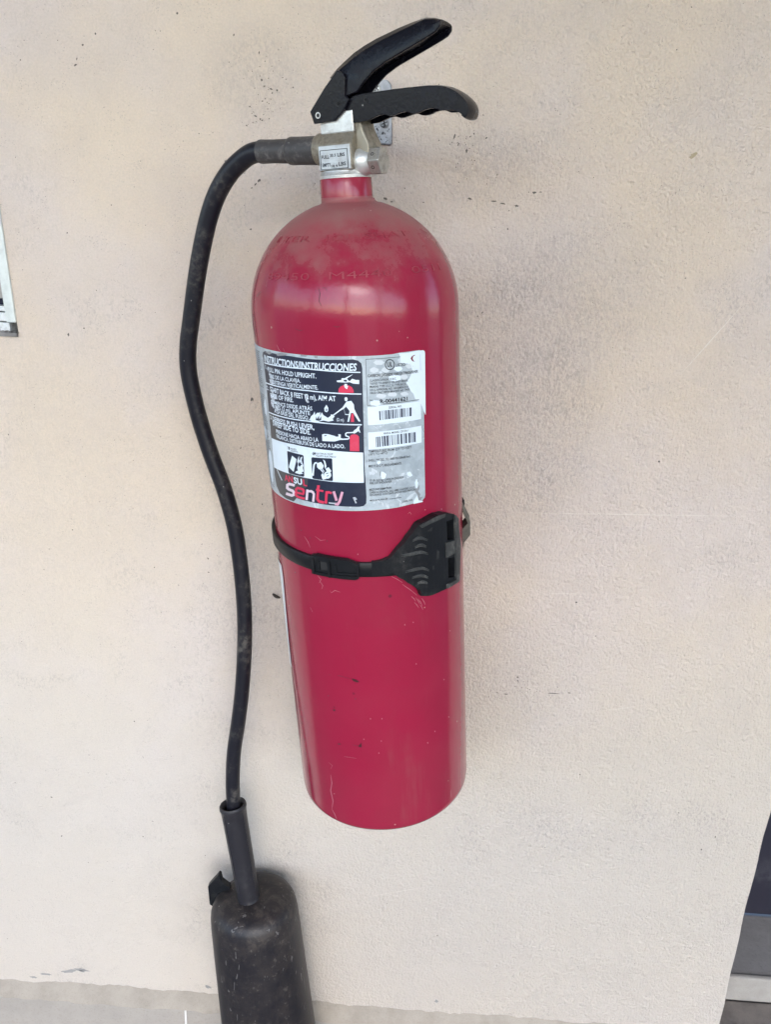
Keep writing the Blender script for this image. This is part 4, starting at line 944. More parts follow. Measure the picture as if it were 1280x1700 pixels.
bm = bmesh.new(); add_lathe(bm, [(.0021, 0), (.0023, .0004), (.0016, .0005), (.0013, .0001), (0, .0001)], VV(-.0142, -.0145, .6403), -E2, 24, False)
rv = frombm('rivet', bm, PIN, lev, 40)
bm = bmesh.new(); add_lathe(bm, [(.0014, 0), (.0014, .0002), (0, .0002)], VV(-.0142, -.0148, .6403), -E2, 20, False)
frombm('rivet_bore_shade', bm, HOLE_SHADE, lev)
bm = bmesh.new(); add_lathe(bm, [(.0019, 0), (.0019, .0003), (.0012, .0002), (.0011, 0)], VV(.0045, -.0145, .6466), -E2, 18, True)
frombm('pin_hole_shade', bm, HOLE_SHADE, lev)

# -------- hose
hp = [(-0.0701, 0.029, 0.6191), (-0.0815, 0.0351, 0.6194), (-0.0937, 0.0407, 0.6143), (-0.1065, 0.0451, 0.6051), (-0.1204, 0.05, 0.5895), (-0.1325, 0.0546, 0.5686), (-0.1442, 0.0587, 0.5406), (-0.1538, 0.0629, 0.514), (-0.164, 0.0657, 0.4807), (-0.1707, 0.0671, 0.4579), (-0.1746, 0.0685, 0.4344), (-0.174, 0.0689, 0.4102), (-0.1708, 0.0697, 0.379), (-0.1643, 0.0693, 0.3437), (-0.1556, 0.0679, 0.3077), (-0.1494, 0.0661, 0.2674), (-0.1474, 0.0633, 0.2264), (-0.1477, 0.0594, 0.1847), (-0.1499, 0.056, 0.1492), (-0.1542, 0.0525, 0.1128), (-0.1615, 0.0485, 0.068), (-0.1696, 0.0448, 0.0296), (-0.1787, 0.0411, -0.0097), (-0.184, 0.0364, -0.0493), (-0.1864, 0.0329, -0.0865)]
path = catmull([VV(-.020, 0, .6162), VV(-.05, 0, .6183), VV(-.072, 0, .6196)] + hp[1:], 8)
bm = bmesh.new(); add_tube(bm, path, .0083, 24)
hose = frombm('hose', bm, RUBBER, ext, 180)
fd = (VV(-.0814, 0, .6199) - VV(-.0241, 0, .6165)).normalized(); f0 = VV(-.0241, 0, .6165)
bm = bmesh.new(); add_lathe(bm, [(.0088, .0), (.0107, .0005), (.0109, .003), (.0107, .020), (.0109, .0260), (.0104, .0280), (.0092, .0292), (.0086, .0295)], f0, fd, 40)
frombm('ferrule', bm, FERRULE, hose, 35)
bm = bmesh.new(); add_lathe(bm, [(.0086, .0285), (.0094, .030), (.0091, .045), (.0095, .0560), (.0093, .0578), (.0083, .0582)], f0, fd, 40)
frombm('sleeve', bm, FERRULE, hose, 35)

# -------- horn with its grip tube (built in the place, carried by the extinguisher)
def placed(o): o.matrix_parent_inverse = INV; return o
HT, HB = Vector((-.1583, -.062, .327)), Vector((-.1368, -.066, .1261))
ha = (HB - HT).normalized()
bm = bmesh.new()
add_lathe(bm, [(0, -.006), (.020, -.0055), (.034, -.004), (.0425, -.0005), (.0485, .005), (.0518, .012), (.0530, .020), (.0538, .03), (.0592, .205), (.0612, .262), (.0632, .268), (.0632, .274), (.060, .274), (.058, .26), (.05, .05), (.02, .02)], HT, ha, 96, False)
horn = placed(frombm('horn', bm, HORN, ext, 50))
G0, G1 = Vector((-.1834, -.055, .4575)), Vector((-.1634, -.066, .3397))
ga = (G1 - G0).normalized(); gl = (G1 - G0).length
bm = bmesh.new()
add_lathe(bm, [(.0098, .030), (.0112, .004), (.0135, .0005), (.0152, .0003), (.0160, .002), (.0160, .005), (.0152, .0065), (.0146, .02), (.0136, gl - .012), (.0135, gl + .004), (.0140, gl + .010), (.0160, gl + .013)], G0, ga, 14 * 4, False)
o = placed(frombm('grip_tube', bm, mat_black('satin_black_grip', (.020, .019, .023), (.08, .075, .075), .36, .28), ext, 30))
# flat moulding lines down the tube
bm = bmesh.new()
for a in (-.6, 1.0):
    e = Vector((1, 0, 0)); e = (e - ga * e.dot(ga)).normalized(); g = ga.cross(e)
    dd = e * math.sin(a) + g * math.cos(a)
    if dd.y > 0: dd = -dd
    add_tube(bm, [G0 + ga * .008 + dd * .0150, G0 + ga * (gl - .006) + dd * .0135], .0006, 6)
o2 = placed(frombm('moulding_line', bm, o.data.materials[0], o)); o2.matrix_parent_inverse = Matrix()
cl = [(-.2322, -.2005), (-.2162, -.1812), (-.2142, -.1825), (-.2134, -.1925), (-.2050, -.2020), (-.2050, -.2300), (-.2200, -.2440), (-.2341, -.2300)]
bm = bmesh.new(); add_loops(bm, [cl], .026, .034); mapv(bm, lambda a, b, c: Vector((a, c, b)))
o = bevel(frombm('horn_clip', bm, STRAP, ext), .001)

# ------------------------------------------------------------------ retaining strap round the tank
stp = thing('retaining_strap', 'black rubber strap with buckle and ribbed clasp around the middle of the red tank', 'strap', me4)
def mid_t(th): return .2848 + min(5 - th, 190) * .000082
bm = bmesh.new(); rows = []
n = 170
for i in range(n + 1):
    th = math.radians(18 - 281 * i / n); tc = mid_t(math.degrees(th)); s_, c_ = math.sin(th), -math.cos(th)
    h = .0066
    pts = [(R + .0004, -h), (R + .0030, -h), (R + .0036, -h + .0008), (R + .0036, h - .0008), (R + .0030, h), (R + .0004, h)]
    rows.append([bm.verts.new((r * s_, r * c_, tc + dz)) for r, dz in pts])
for A, B in zip(rows, rows[1:]):
    for k in range(6): bm.faces.new([A[k], A[(k + 1) % 6], B[(k + 1) % 6], B[k]])
bm.faces.new(rows[0]); bm.faces.new(rows[-1])
frombm('strap_band', bm, STRAP, stp, 40)
def on_r(x, t, w):                     # degrees, mm, radial mm
    th = math.radians(x); r = R + w / 1000
    return Vector((r * math.sin(th), -r * math.cos(th), t / 1000))
def wrapped(name, parts, mat, parent, bev=.0006, ramp=None):
    bm = bmesh.new()
    for loops, lo, hi in parts: add_loops(bm, loops, lo, hi)
    slice_x(bm, 2.5)
    f = (lambda x, t, w_: on_r(x, t, ramp(x, w_))) if ramp else on_r
    mapv(bm, f); o = frombm(name, bm, mat, parent)
    if bev: bevel(o, bev, 2, 40)
    return o
bk = [(-28.6, 296.9), (-25.2, 298.4), (-8, 296.3), (-1.8, 292.2), (-2.4, 278.4), (-4.4, 277.2), (-28.6, 279.2)]
buck = wrapped('buckle', [([bk], 2.5, 5.2)], STRAP, stp)
wrapped('buckle_bar', [([[(-28.4, 279.6), (-26.8, 279.5), (-26.8, 297.2), (-28.4, 296.6)]], 5, 6.8), ([[(-18.6, 278.6), (-17.4, 278.5), (-17.4, 297.2), (-18.6, 297.4)]], 5, 7),
    ([[(-28, 279.4), (-4.4, 277.4), (-2.6, 278.4), (-2.6, 280.8), (-28, 282.0)]], 5, 6.4), ([[(-28, 296.6), (-25, 298), (-8, 296), (-2.2, 292), (-2.3, 290.2), (-9, 293.4), (-28, 294.6)]], 5, 6.6),
    ([[(-3.4, 280), (-2.2, 280), (-2.0, 291), (-3.3, 291.4)]], 5, 7.0), ([[(-15.2, 282.5), (-14, 282.4), (-14, 291), (-15.2, 291.4)]], 5, 6.2), ([[(-24.5, 284), (-23.4, 284), (-23.4, 292.5), (-24.5, 292.5)]], 5, 6.2),
    ([[(-14, 282.2), (-3.5, 281.2), (-3.5, 283.4), (-14, 284)]], 5, 6.1)], STRAP, buck, .0004)
wrapped('buckle_recess_shade', [([[(-23.2, 284.5), (-18.8, 284.4), (-18.8, 292), (-23.2, 292.2)]], 5.1, 5.35)], HOLE_SHADE, buck, 0)
outl = [(4.5, 292.6), (10, 293.4), (13.97, 295.4), (20, 305.2), (29.9, 322), (36, 324.2), (42, 325.6), (46.8, 324.6), (55, 319), (57.6, 314.5), (58.6, 300), (59.6, 287.4), (58.6, 274.2), (57.8, 252.4), (47, 252.2), (37, 252), (33, 253.2), (30.3, 254.6), (29.2, 260.7), (22, 271.5), (15.3, 281.2), (10, 279.6), (4.5, 279.2)]
def roughen(L, step, amp):
    r_ = random.Random(31); out = []
    for i, (a, b) in enumerate(L):
        c, d_ = L[(i + 1) % len(L)]; n_ = max(1, int(math.hypot((c - a) * 1.55, d_ - b) / step))
        for k in range(n_): out.append((a + (c - a) * k / n_ + (r_.uniform(-amp, amp) * .6 if k else 0), b + (d_ - b) * k / n_ + (r_.uniform(-amp, amp) if k else 0)))
    return out
outl = roughen(outl, 3.0, .32)
SL = [[(48.2, 316.2), (53.9, 315.0), (53.6, 296), (48.3, 297.9)], [(48.5, 281), (54.2, 278), (54, 259), (48.6, 261.2)]]
rampf = lambda x, w_: w_ if x > 24 else (w_ if w_ < 2 else 3.9 + (w_ - 3.9) * max(0, min(1, (x - 6) / 18)))
clasp = wrapped('clasp', [([outl] + [list(reversed(s)) for s in SL], .5, 8.2)], STRAP, stp, .0009, rampf)
wrapped('clasp_slot_shade', [([[(a + (.1 if i in (0, 3) else -.1), b) for i, (a, b) in enumerate(s)]], .4, 1.2) for s in SL], HOLE_SHADE, clasp, 0)
wrapped('clasp_rim', [([[(54.2, 252.6), (57.6, 252.8), (58.4, 274), (59.4, 287.4), (58.2, 300), (57.4, 314), (54.8, 318.6), (54.2, 316)]], 8, 10), ([[(46.4, 253), (57, 253), (56, 256.5), (46.8, 256.8)]], 8, 10.2),
    ([[(30.2, 321.5), (36, 323.8), (42, 325.2), (46.8, 324.2), (46.2, 321.8), (36, 320.4), (31.5, 318.8)]], 8, 9.6), ([[(46.6, 297), (54.6, 295), (54.6, 282.5), (46.6, 283)]], 8, 9.4)], EDGE_HIGHLIGHT, clasp)
bm = bmesh.new()
for s in ([(26, 309.2), (28.5, 310.6), (30.7, 310.2), (34.8, 306.4)], [(27.2, 302.9), (30.5, 303.8), (33.9, 300.7)], [(20, 297.6), (25, 297.6), (30.4, 297.2), (34.8, 293.5)], [(21.7, 281.9), (26.7, 282.6), (31, 281.8), (34.9, 277.8)], [(25, 275.2), (29.9, 275.3), (34.3, 271.2)], [(27.8, 268.7), (30.7, 268.8), (33.9, 265.9)]):
    for w_ in range(2):
        pth = catmull([on_r(a, b - w_ * 1.3, rampf(a, 8.2)) for a, b in s], 5); L_ = len(pth)
        add_tube(bm, pth, [.0010 * max(.25, math.sin(math.pi * (i + .5) / L_)) for i in range(L_)], 7)
frombm('grip_rib', bm, EDGE_HIGHLIGHT, clasp, 60)
wrapped('clasp_notch_shade', [([[(40.3, 293), (42.1, 292), (42, 285), (40.2, 285.1)]], 8.1, 8.35), ([[(37.3, 280.2), (38.4, 279.6), (38.3, 276.4), (37.2, 276.6)]], 8.1, 8.35), ([[(34.6, 314), (38, 316.4), (37.6, 312.6)]], 8.1, 8.35)], HOLE_SHADE, clasp, 0)
wrapped('clasp_foot', [([[(29.6, 262), (30.2, 253.6), (33, 252.4), (35, 256)]], 0.6, 6)], STRAP, clasp)
# the free end behind the clasp, folded away from the tank
hk = [(.0885, .3050), (.0900, .3045), (.0962, .2906), (.0961, .2775), (.0903, .2700), (.0880, .2585), (.0851, .2515), (.0858, .2690), (.0884, .2840), (.0938, .2898), (.0893, .3005)]
bm = bmesh.new(); add_loops(bm, [hk], -.007, .012); mapv(bm, lambda a, b, c: Vector((a, c, b)))
bevel(frombm('strap_tail', bm, TAILM, stp), .0006)

# ------------------------------------------------------------------ wall bracket behind the valve
br = thing('wall_bracket', 'galvanised steel bracket plate screwed to the wall behind the black handles', 'bracket')
bm = bmesh.new()
px = [(-.074, 1.186), (-.0350, 1.184), (-.0333, 1.1862), (-.0365, 1.2355), (-.0400, 1.2395), (-.074, 1.2395)]
add_loops(bm, [px], -.004, 0.0004); mapv(bm, lambda a, b, c: Vector((a, c, b)))
bp = bevel(frombm('bracket_plate', bm, GALV, br), .0016, 3)
for x, z in ((-.0505, 1.2315), (-.0415, 1.2025), (-.0580, 1.2000), (-.067, 1.2300), (-.067, 1.203)):
    bm = bmesh.new(); add_lathe(bm, [(.0042, 0), (.0040, .0012), (.0030, .0020), (0, .0024)], (x, -.004, z), (0, -1, 0), 20, False)
    s = frombm('screw', bm, BRIGHT if z > 1.22 else GALV, br, 50)
    bm = bmesh.new(); a = random.uniform(0, 3); ca, sa = math.cos(a), math.sin(a)
    for k in range(2):
        add_loops(bm, [[(x + ca * u - sa * v_, z + sa * u + ca * v_) for u, v_ in ((-.0027, -.0004), (.0027, -.0004), (.0027, .0004), (-.0027, .0004))]], .00605, .00652); ca, sa = -sa, ca
    mapv(bm, lambda a_, b, c: Vector((a_, -c, b))); frombm('screw_slot_shade', bm, HOLE_SHADE, s)
bm = bmesh.new(); add_box(bm, -.078, -.046, -.112, -.003, 1.178, 1.186); add_box(bm, -.078, -.046, -.118, -.110, 1.178, 1.200)
bevel(frombm('hook_arm', bm, VALVE, br), .001)

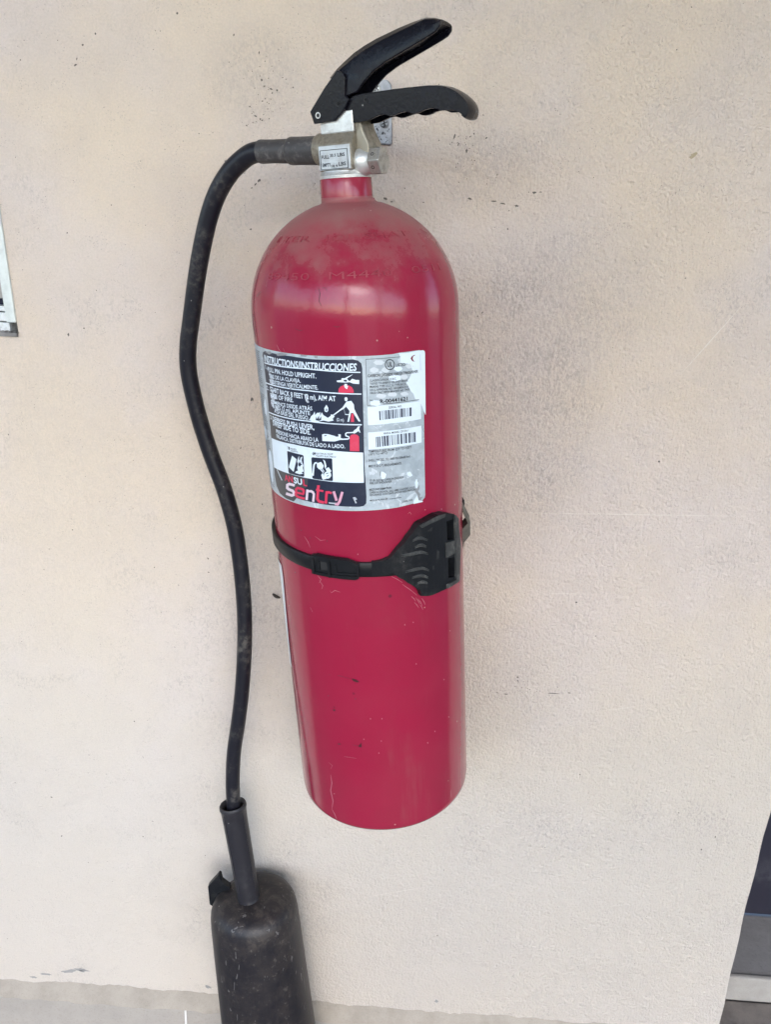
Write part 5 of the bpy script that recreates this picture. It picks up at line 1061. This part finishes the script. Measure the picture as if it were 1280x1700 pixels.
# ------------------------------------------------------------------ marks on the wall: chips and specks, and a cocoon by the strap
CHIP = mat_print('grey_bared_render', (.30, .29, .275), .9, (.2, .19, .18), .6)
DIRT = mat_print('dark_speck', (.12, .105, .09), .8)
STAIN = mat_print('olive_stain', (.34, .28, .18), .9, (.45, .38, .29), .8)
r = random.Random(14)
def blot(bm, x, z, a, b, ang, n=14, j=.35):
    pts = []
    for k in range(n):
        t_ = 2 * math.pi * k / n; q = 1 + r.uniform(-j, j); u, v_ = a * q * math.cos(t_), b * q * math.sin(t_)
        pts.append((x + u * math.cos(ang) - v_ * math.sin(ang), z + u * math.sin(ang) + v_ * math.cos(ang)))
    add_loops(bm, [pts], 0)
for nm, mt, L in (('render_chip', CHIP, [(-0.43, 0.1124, 0.01159, 0.00258, 0.2), (-0.4127, 0.1163, 0.01014, 0.00258, -0.1), (-0.465, 0.1035, 0.00724, 0.00172, 0.0), (-0.4828, 0.0962, 0.00652, 0.00172, -0.1), (-0.2346, 0.1031, 0.00516, 0.0023, -0.5), (-0.4128, 0.1141, 0.00387, 0.00153, -0.3), (0.0851, 0.1086, 0.00258, 0.00306, 0.0)]), ('dirt_speck', DIRT, [(-0.3168, 1.2674, 0.00072, 0.00086, 0.0), (-0.3295, 1.2575, 0.00096, 0.00085, 0.0), (-0.3361, 1.2456, 0.00049, 0.00145, -0.3), (-0.3377, 1.2405, 0.00146, 0.00081, 0.6), (-0.2387, 1.2871, 0.00097, 0.00087, 0.0), (-0.1859, 1.2716, 0.0006, 0.00119, -0.4), (-0.1622, 1.2577, 0.00056, 0.00119, -0.2), (-0.1599, 1.2351, 0.00082, 0.00097, 0.0), (-0.1507, 1.2279, 0.0012, 0.00071, -0.2), (-0.145, 1.2271, 0.00096, 0.00085, 0.0), (-0.1657, 1.2041, 0.00144, 0.00068, -0.4), (-0.1611, 1.2017, 0.00072, 0.00085, 0.0), (-0.1593, 1.2007, 0.0008, 0.00057, 0.0), (-0.2208, 1.1865, 0.0006, 0.00048, 0.0), (-0.1948, 1.162, 0.00144, 0.00228, 0.0), (-0.1623, 1.1472, 0.00192, 0.00114, 0.5), (-0.1658, 1.1437, 0.00146, 0.00069, 0.6), (-0.1694, 1.1403, 0.00096, 0.00057, 0.5), (-0.1707, 1.1018, 0.00096, 0.00085, 0.0), (-0.364, 0.9889, 0.00097, 0.00173, 0.0), (-0.3469, 0.996, 0.00073, 0.00087, 0.0), (0.1067, 1.1487, 0.00195, 0.00092, 0.0), (0.1015, 1.149, 0.0006, 0.00047, 0.0), (0.1131, 1.1496, 0.0012, 0.00038, 0.0), (0.0259, 1.1952, 0.00072, 0.00228, -0.2), (0.03, 1.188, 0.0006, 0.00143, -0.4), (0.0384, 1.1831, 0.00096, 0.00171, 0.0), (0.0441, 1.198, 0.00078, 0.00092, 0.0), (0.0564, 1.1949, 0.00117, 0.00058, 0.7), (0.0697, 1.1632, 0.00048, 0.00086, 0.0), (0.0685, 1.1393, 0.0024, 0.00074, -0.1), (0.0775, 1.1375, 0.00245, 0.00058, -0.1), (0.0911, 1.136, 0.00192, 0.00086, -0.1), (0.0844, 1.1146, 0.00068, 0.00092, 0.0), (0.0667, 1.0336, 0.00058, 0.00137, -0.5), (0.0621, 1.0298, 0.00058, 0.00091, 0.0), (0.2684, 0.8898, 0.00101, 0.0012, 0.0), (0.2012, 0.7205, 0.00112, 0.001, 0.0), (0.1451, 0.6203, 0.0014, 0.001, -0.4), (0.1456, 0.6155, 0.00112, 0.0008, -0.6), (0.1897, 0.6018, 0.00672, 0.0006, 0.0), (0.2073, 0.6039, 0.0017, 0.00067, 0.0), (0.1332, 0.5967, 0.00283, 0.00054, 0.0), (0.1231, 0.5976, 0.00168, 0.00053, -0.2), (-0.2212, 0.7461, 0.0014, 0.00067, -0.8), (-0.2209, 0.729, 0.00085, 0.00081, 0.0), (-0.2837, 0.7308, 0.00067, 0.0008, 0.0), (-0.4312, 0.4034, 0.00129, 0.00077, -0.2), (-0.1701, 0.9314, 0.00168, 0.002, -0.6), (-0.159, 0.8149, 0.00078, 0.00093, 0.0), (0.4132, 0.4142, 0.00097, 0.00115, 0.0), (0.3996, 0.3936, 0.00085, 0.00134, 0.0), (0.0449, 1.1404, 0.00192, 0.00085, -0.2), (-0.0374, 1.1365, 0.00204, 0.00121, -0.2), (-0.0314, 1.1341, 0.00144, 0.00057, 0.0), (-0.3575, 1.0896, 0.00064, 0.00076, -0.28), (-0.1021, 0.8635, 0.00035, 0.00087, -0.34), (-0.1344, 0.8202, 0.00048, 0.00077, -2.21), (0.2647, 1.0772, 0.00049, 0.00072, -0.88), (-0.5132, 0.163, 0.00048, 0.00065, -2.68), (0.0149, 0.8789, 0.00063, 0.00035, -2.12), (-0.1498, 1.2246, 0.0005, 0.00088, -0.62), (0.0361, 1.0527, 0.00052, 0.00074, -0.66), (0.2286, 0.6801, 0.00059, 0.00093, -1.29), (0.2044, 0.3796, 0.00033, 0.00095, -1.18), (-0.0769, 1.1819, 0.00051, 0.00047, -2.61), (-0.2278, 0.763, 0.00046, 0.00079, -0.59), (-0.3174, 0.5242, 0.00071, 0.00085, -2.76), (-0.3012, 0.3771, 0.00041, 0.0012, -1.87), (0.0779, 0.224, 0.00073, 0.00105, -0.16), (-0.1532, 1.2293, 0.00032, 0.00042, -2.58), (-0.3312, 1.0351, 0.00044, 0.00083, -2.9), (0.0843, 1.1314, 0.00045, 0.00073, -0.16), (0.0777, 0.9878, 0.00054, 0.00082, -2.01), (-0.0285, 0.7842, 0.00037, 0.0007, -0.38), (-0.0629, 0.8029, 0.00054, 0.00054, -0.06), (-0.0416, 1.1329, 0.00052, 0.00053, -1.14), (0.248, 0.9729, 0.00037, 0.0005, -1.44), (-0.376, 0.7708, 0.0007, 0.00075, -2.23), (0.3627, 0.4463, 0.00062, 0.00094, -2.46), (-0.2428, 0.8518, 0.00043, 0.00052, -1.71), (-0.194, 0.6979, 0.00055, 0.00041, -1.33), (-0.1333, 0.5917, 0.00032, 0.00046, -1.54), (-0.1214, 0.6454, 0.00043, 0.00048, -2.8), (-0.2402, 1.174, 0.00035, 0.0005, -0.68), (0.0081, 0.2718, 0.00039, 0.00073, -2.0), (0.3442, 0.2013, 0.0004, 0.00084, -2.64), (-0.4134, 0.7195, 0.00036, 0.0009, -2.81), (-0.0424, 1.2936, 0.00022, 0.00045, -2.54), (-0.2638, 0.6304, 0.00046, 0.00053, -2.11), (-0.1982, 0.9691, 0.00053, 0.0006, -2.35), (-0.0513, 1.1715, 0.00041, 0.00083, -1.69), (0.231, 1.31, 0.00038, 0.00078, -2.06), (0.0091, 0.6568, 0.00068, 0.00084, -1.64), (0.0106, 0.6536, 0.00043, 0.00083, -1.85), (0.1687, 0.8787, 0.00025, 0.00063, -2.57), (0.0725, 0.6863, 0.00046, 0.0006, -2.16), (-0.4228, 0.3433, 0.00077, 0.00118, -0.41), (-0.3902, 0.3036, 0.00053, 0.00061, -1.15), (0.0468, 1.1746, 0.00043, 0.0007, -2.16), (-0.4769, 0.4214, 0.00054, 0.00074, -1.69), (-0.2335, 0.3287, 0.00043, 0.00084, -0.5), (0.0787, 0.333, 0.00078, 0.0005, -1.87), (0.2092, 1.1489, 0.00033, 0.00061, -2.21), (-0.0832, 0.6813, 0.00059, 0.0006, -1.96), (0.0254, 0.6155, 0.00051, 0.00058, -1.3), (0.2277, 1.1607, 0.0003, 0.00029, -2.56), (0.2797, 1.1207, 0.00035, 0.00042, -1.8), (-0.0464, 0.4429, 0.00043, 0.00112, -1.39), (0.2344, 0.4921, 0.00079, 0.0008, -1.83), (-0.0191, 1.1469, 0.00044, 0.00088, -2.73), (-0.4489, 0.6244, 0.00043, 0.00043, -0.42), (0.252, 0.2589, 0.00052, 0.00062, -1.53), (0.243, 0.5678, 0.00031, 0.00049, -2.6), (-0.0476, 0.6602, 0.00063, 0.00081, -2.2), (-0.0279, 1.1122, 0.00032, 0.00092, -0.03), (0.1439, 0.371, 0.00044, 0.00042, -1.2), (-0.1826, 0.8774, 0.00047, 0.00102, -0.36), (0.2234, 1.2757, 0.00061, 0.0005, -2.18), (-0.4391, 0.8774, 0.00059, 0.0008, -2.42), (-0.3174, 0.9328, 0.00048, 0.0003, -2.51), (-0.1191, 1.0928, 0.00033, 0.00069, -0.14), (-0.2443, 1.0328, 0.00034, 0.00074, -1.78), (0.2964, 0.6311, 0.00041, 0.00057, -0.37), (-0.2562, 0.7106, 0.00061, 0.00055, -1.03), (0.2591, 0.2607, 0.00037, 0.00044, -2.28), (-0.0558, 0.9232, 0.00057, 0.0009, -0.21), (0.4046, 0.275, 0.00047, 0.00068, -0.82), (0.0, 1.1349, 0.00045, 0.00085, -1.52), (0.1622, 1.1648, 0.00058, 0.00036, -0.64), (0.1008, 1.0524, 0.00029, 0.00034, -2.38), (-0.3906, 1.2426, 0.00061, 0.00079, -1.11), (-0.3148, 0.3515, 0.00072, 0.00094, -1.59), (0.0009, 0.2045, 0.00059, 0.00045, -0.22), (0.0437, 0.571, 0.00057, 0.00088, -0.88), (-0.1513, 1.0736, 0.00038, 0.00045, -2.5), (-0.3107, 1.1179, 0.0006, 0.00062, -1.02), (0.3992, 0.3738, 0.00038, 0.00045, -1.48), (-0.0013, 1.0045, 0.00047, 0.00072, -2.44), (-0.2582, 0.661, 0.00031, 0.00038, -0.17), (-0.3777, 0.4711, 0.00045, 0.0007, -1.35), (-0.2623, 1.2563, 0.00026, 0.00069, -1.02), (-0.1157, 1.0762, 0.00053, 0.00074, -1.15), (-0.0489, 0.9534, 0.00046, 0.00066, -1.73), (0.3478, 0.2821, 0.00035, 0.0007, -0.12), (-0.1676, 1.2076, 0.00027, 0.0007, -1.84), (-0.1697, 1.2112, 0.00021, 0.00032, -2.37), (-0.1517, 1.2281, 0.00043, 0.00065, -1.77), (-0.1614, 1.2384, 0.00051, 0.00046, -0.58), (-0.1568, 1.2302, 0.0005, 0.00026, -1.66), (-0.1491, 1.2429, 0.00035, 0.00062, -0.36), (-0.1298, 1.23, 0.00058, 0.00074, -2.29), (-0.1566, 1.251, 0.00062, 0.00048, -1.58), (-0.1551, 1.2551, 0.00043, 0.00026, -1.8), (-0.1711, 1.2121, 0.00053, 0.00077, -1.17), (-0.1576, 1.2299, 0.00051, 0.00069, -0.35), (-0.1421, 1.2115, 0.00028, 0.00056, -2.81), (-0.1692, 1.2062, 0.00033, 0.00061, -1.51), (-0.151, 1.2193, 0.00057, 0.00036, -1.55), (-0.1533, 1.2368, 0.00045, 0.00042, -2.42), (-0.1367, 1.2367, 0.00049, 0.00043, -0.2), (-0.1687, 1.242, 0.00029, 0.00053, -0.01), (-0.1617, 1.2462, 0.00026, 0.00078, -1.55), (-0.1545, 1.2165, 0.00052, 0.0003, -1.93), (-0.1534, 1.2275, 0.00047, 0.00037, -2.24), (-0.1592, 1.2173, 0.00049, 0.00078, -1.42), (-0.1399, 1.238, 0.00047, 0.00055, -1.29), (-0.1579, 1.2058, 0.00041, 0.00062, -0.92), (-0.1744, 1.1956, 0.00055, 0.00073, -2.5), (-0.1664, 1.2279, 0.00042, 0.00064, -0.36), (-0.1907, 1.2489, 0.00043, 0.00046, -1.96), (-0.1503, 1.2471, 0.00035, 0.00043, -0.5), (-0.1524, 1.2406, 0.00021, 0.00038, -2.97), (-0.1301, 1.2446, 0.00026, 0.00029, -1.25), (-0.1525, 1.2024, 0.00042, 0.00072, -2.43), (-0.1436, 1.252, 0.00042, 0.00037, -1.75), (-0.1491, 1.209, 0.0003, 0.00053, -0.54), (-0.1563, 1.2195, 0.00041, 0.00057, -0.37), (-0.1723, 1.2422, 0.00027, 0.0005, -2.0), (-0.165, 1.1993, 0.00054, 0.00029, -0.65), (-0.1539, 1.2107, 0.00043, 0.00058, -0.22), (-0.1529, 1.2154, 0.00044, 0.00053, -0.91), (-0.1567, 1.2302, 0.00025, 0.00048, -2.01), (-0.1631, 1.2226, 0.00029, 0.00059, -0.05), (-0.1647, 1.214, 0.00023, 0.0003, -2.49), (0.0412, 1.1956, 0.00045, 0.0007, -0.99), (0.0317, 1.1771, 0.00037, 0.00041, -0.55), (0.041, 1.1851, 0.00025, 0.00088, -1.35), (0.0219, 1.1879, 0.00051, 0.0004, -0.77), (0.0359, 1.1897, 0.00034, 0.00048, -0.27), (0.0371, 1.195, 0.00041, 0.00045, -2.94), (0.0309, 1.1712, 0.00027, 0.00081, -2.82), (0.0441, 1.2005, 0.00031, 0.00051, -0.22), (0.0768, 1.1703, 0.00027, 0.00038, -0.1), (0.0603, 1.1545, 0.00033, 0.0007, -2.04), (0.0367, 1.1692, 0.00039, 0.00033, -0.29), (0.0448, 1.1712, 0.0003, 0.00058, -1.8), (0.0634, 1.1879, 0.00028, 0.0007, -2.16), (0.0371, 1.1882, 0.00028, 0.00067, -0.89), (0.0114, 1.1908, 0.00043, 0.00068, -2.83), (0.015, 1.1745, 0.00041, 0.00029, -0.98), (0.0589, 1.2389, 0.00036, 0.0003, -1.94), (0.0398, 1.2074, 0.00022, 0.00043, -2.3), (0.0386, 1.205, 0.00028, 0.00029, -0.96), (0.0372, 1.1933, 0.00033, 0.0007, -2.38), (0.0297, 1.1949, 0.00029, 0.00088, -0.84), (0.0439, 1.1877, 0.00049, 0.00033, -2.8), (0.0406, 1.1581, 0.00044, 0.00029, -2.6), (0.0287, 1.2126, 0.00047, 0.0003, -2.65), (0.0614, 1.1815, 0.00038, 0.00045, -1.94), (0.0237, 1.2179, 0.00046, 0.00089, -1.2), (0.033, 1.1547, 0.00036, 0.00072, -1.76), (0.024, 1.1896, 0.00046, 0.00069, -0.21), (0.0292, 1.1894, 0.00039, 0.00053, -0.48), (0.0438, 1.1748, 0.00029, 0.00069, -0.3), (0.0515, 1.2144, 0.00034, 0.00063, -2.8), (0.0404, 1.1951, 0.00043, 0.00061, -1.51), (0.0077, 1.2385, 0.00036, 0.00058, -1.92), (0.0489, 1.1813, 0.00025, 0.00053, -1.33), (0.0291, 1.1682, 0.00034, 0.00025, -0.99), (0.0293, 1.1678, 0.0004, 0.00052, -1.71), (0.0432, 1.2032, 0.0002, 0.0003, -0.27), (0.065, 1.1827, 0.00045, 0.00032, -1.42), (0.0373, 1.2143, 0.00031, 0.00047, -1.27), (0.0265, 1.2149, 0.0003, 0.00028, -2.62), (0.1637, 0.6221, 0.00033, 0.00051, -0.36), (0.1433, 0.6076, 0.0007, 0.00045, -0.3), (0.1879, 0.5984, 0.00046, 0.00045, -0.95), (0.1572, 0.616, 0.00067, 0.00033, -0.98), (0.1466, 0.6029, 0.00033, 0.00039, -0.76), (0.1522, 0.6147, 0.00062, 0.00038, -0.22), (0.161, 0.6192, 0.00045, 0.00027, -1.0), (0.152, 0.6007, 0.00048, 0.00045, -0.34), (0.1498, 0.6022, 0.00073, 0.00037, -0.98), (0.1687, 0.6138, 0.00066, 0.00031, -0.74), (0.1466, 0.6136, 0.00043, 0.00042, -0.87), (0.0944, 0.6104, 0.00054, 0.00048, -0.16), (0.1693, 0.603, 0.00039, 0.00044, -0.73), (0.1538, 0.5954, 0.00031, 0.00033, -0.1), (0.105, 0.6001, 0.00054, 0.00051, -0.49), (0.1927, 0.6106, 0.00071, 0.00044, -0.98), (0.1263, 0.6014, 0.00055, 0.0004, -0.75), (0.1322, 0.6013, 0.00055, 0.00037, -0.13), (0.1282, 0.6144, 0.0005, 0.00031, -0.31), (0.1155, 0.6006, 0.0006, 0.00038, -0.75), (0.1508, 0.6065, 0.00063, 0.00052, -0.48), (0.1034, 0.5826, 0.00045, 0.00039, -0.66), (0.1579, 0.606, 0.00045, 0.00043, -0.86), (0.1732, 0.6037, 0.00061, 0.00047, -0.59), (0.1677, 0.6112, 0.00035, 0.0003, -0.31), (0.1133, 0.5916, 0.00052, 0.0005, -0.55), (0.1868, 0.5956, 0.00063, 0.00042, -0.18), (0.1993, 0.6033, 0.00037, 0.00043, -0.53), (0.1606, 0.605, 0.00066, 0.00041, -0.69), (0.1463, 0.6145, 0.00062, 0.00038, -0.92)]), ('stain', STAIN, [(0.2533, 1.188, 0.0036, 0.0019, 0.6)])):
    bm = bmesh.new()
    for x, z, a, b, ang in L: blot(bm, x, z, a, b, ang)
    mapv(bm, lambda a, b, c: Vector((a, -.0004, b)))
    o = frombm(nm, bm, mt, house); o['kind'] = 'stuff'
bm = bmesh.new()
for x0, z0, x1, z1, w_ in [(0.2754, 0.9824, 0.3247, 1.0536, 0.0006), (0.1243, 0.8231, 0.3715, 0.8347, 0.0005), (0.1647, 0.7292, 0.214, 0.7318, 0.0005), (0.2492, 0.5826, 0.2906, 0.5923, 0.0004), (-0.0264, 0.2784, 0.0672, 0.3067, 0.0004)]:
    dx, dz = x1 - x0, z1 - z0; L_ = math.hypot(dx, dz); nx, nz = -dz / L_ * w_, dx / L_ * w_; n = 24; up_, dn_ = [], []
    for k in range(n + 1):
        j = r.uniform(-.25, .25); u = k / n; ww = math.sin(math.pi * (.06 + .88 * u)) * r.uniform(.5, 1)
        up_.append((x0 + dx * u + nx * (j + ww), z0 + dz * u + nz * (j + ww))); dn_.append((x0 + dx * u + nx * (j - ww), z0 + dz * u + nz * (j - ww)))
    add_loops(bm, [up_ + dn_[::-1]], 0)
mapv(bm, lambda a, b, c: Vector((a, -.0004, b)))
frombm('wall_scratch', bm, mat_print('pale_wall_scratch', (.68, .62, .55), .9, (.60, .53, .46), 1.), house)['kind'] = 'stuff'
bm = bmesh.new(); cx, cz = (-0.1421, 0.7058)
pth = [(cx - .0045, -.002, cz + .0022), (cx - .002, -.0026, cz + .0006), (cx + .001, -.0026, cz - .001), (cx + .0045, -.002, cz - .0022)]
add_tube(bm, catmull(pth, 5), [.0004 + .0013 * math.sin(math.pi * (i + .6) / 17) * (1 + .25 * (i % 2)) for i in range(16)], 10)
o = frombm('cocoon', bm, mat_print('dark_cocoon_silk', (.045, .038, .032), .9), None, 60); o['label'] = 'tiny dark cocoon stuck to the wall just left of the tank below the strap'; o['category'] = 'cocoon'

bpy.data.objects.remove(fo)
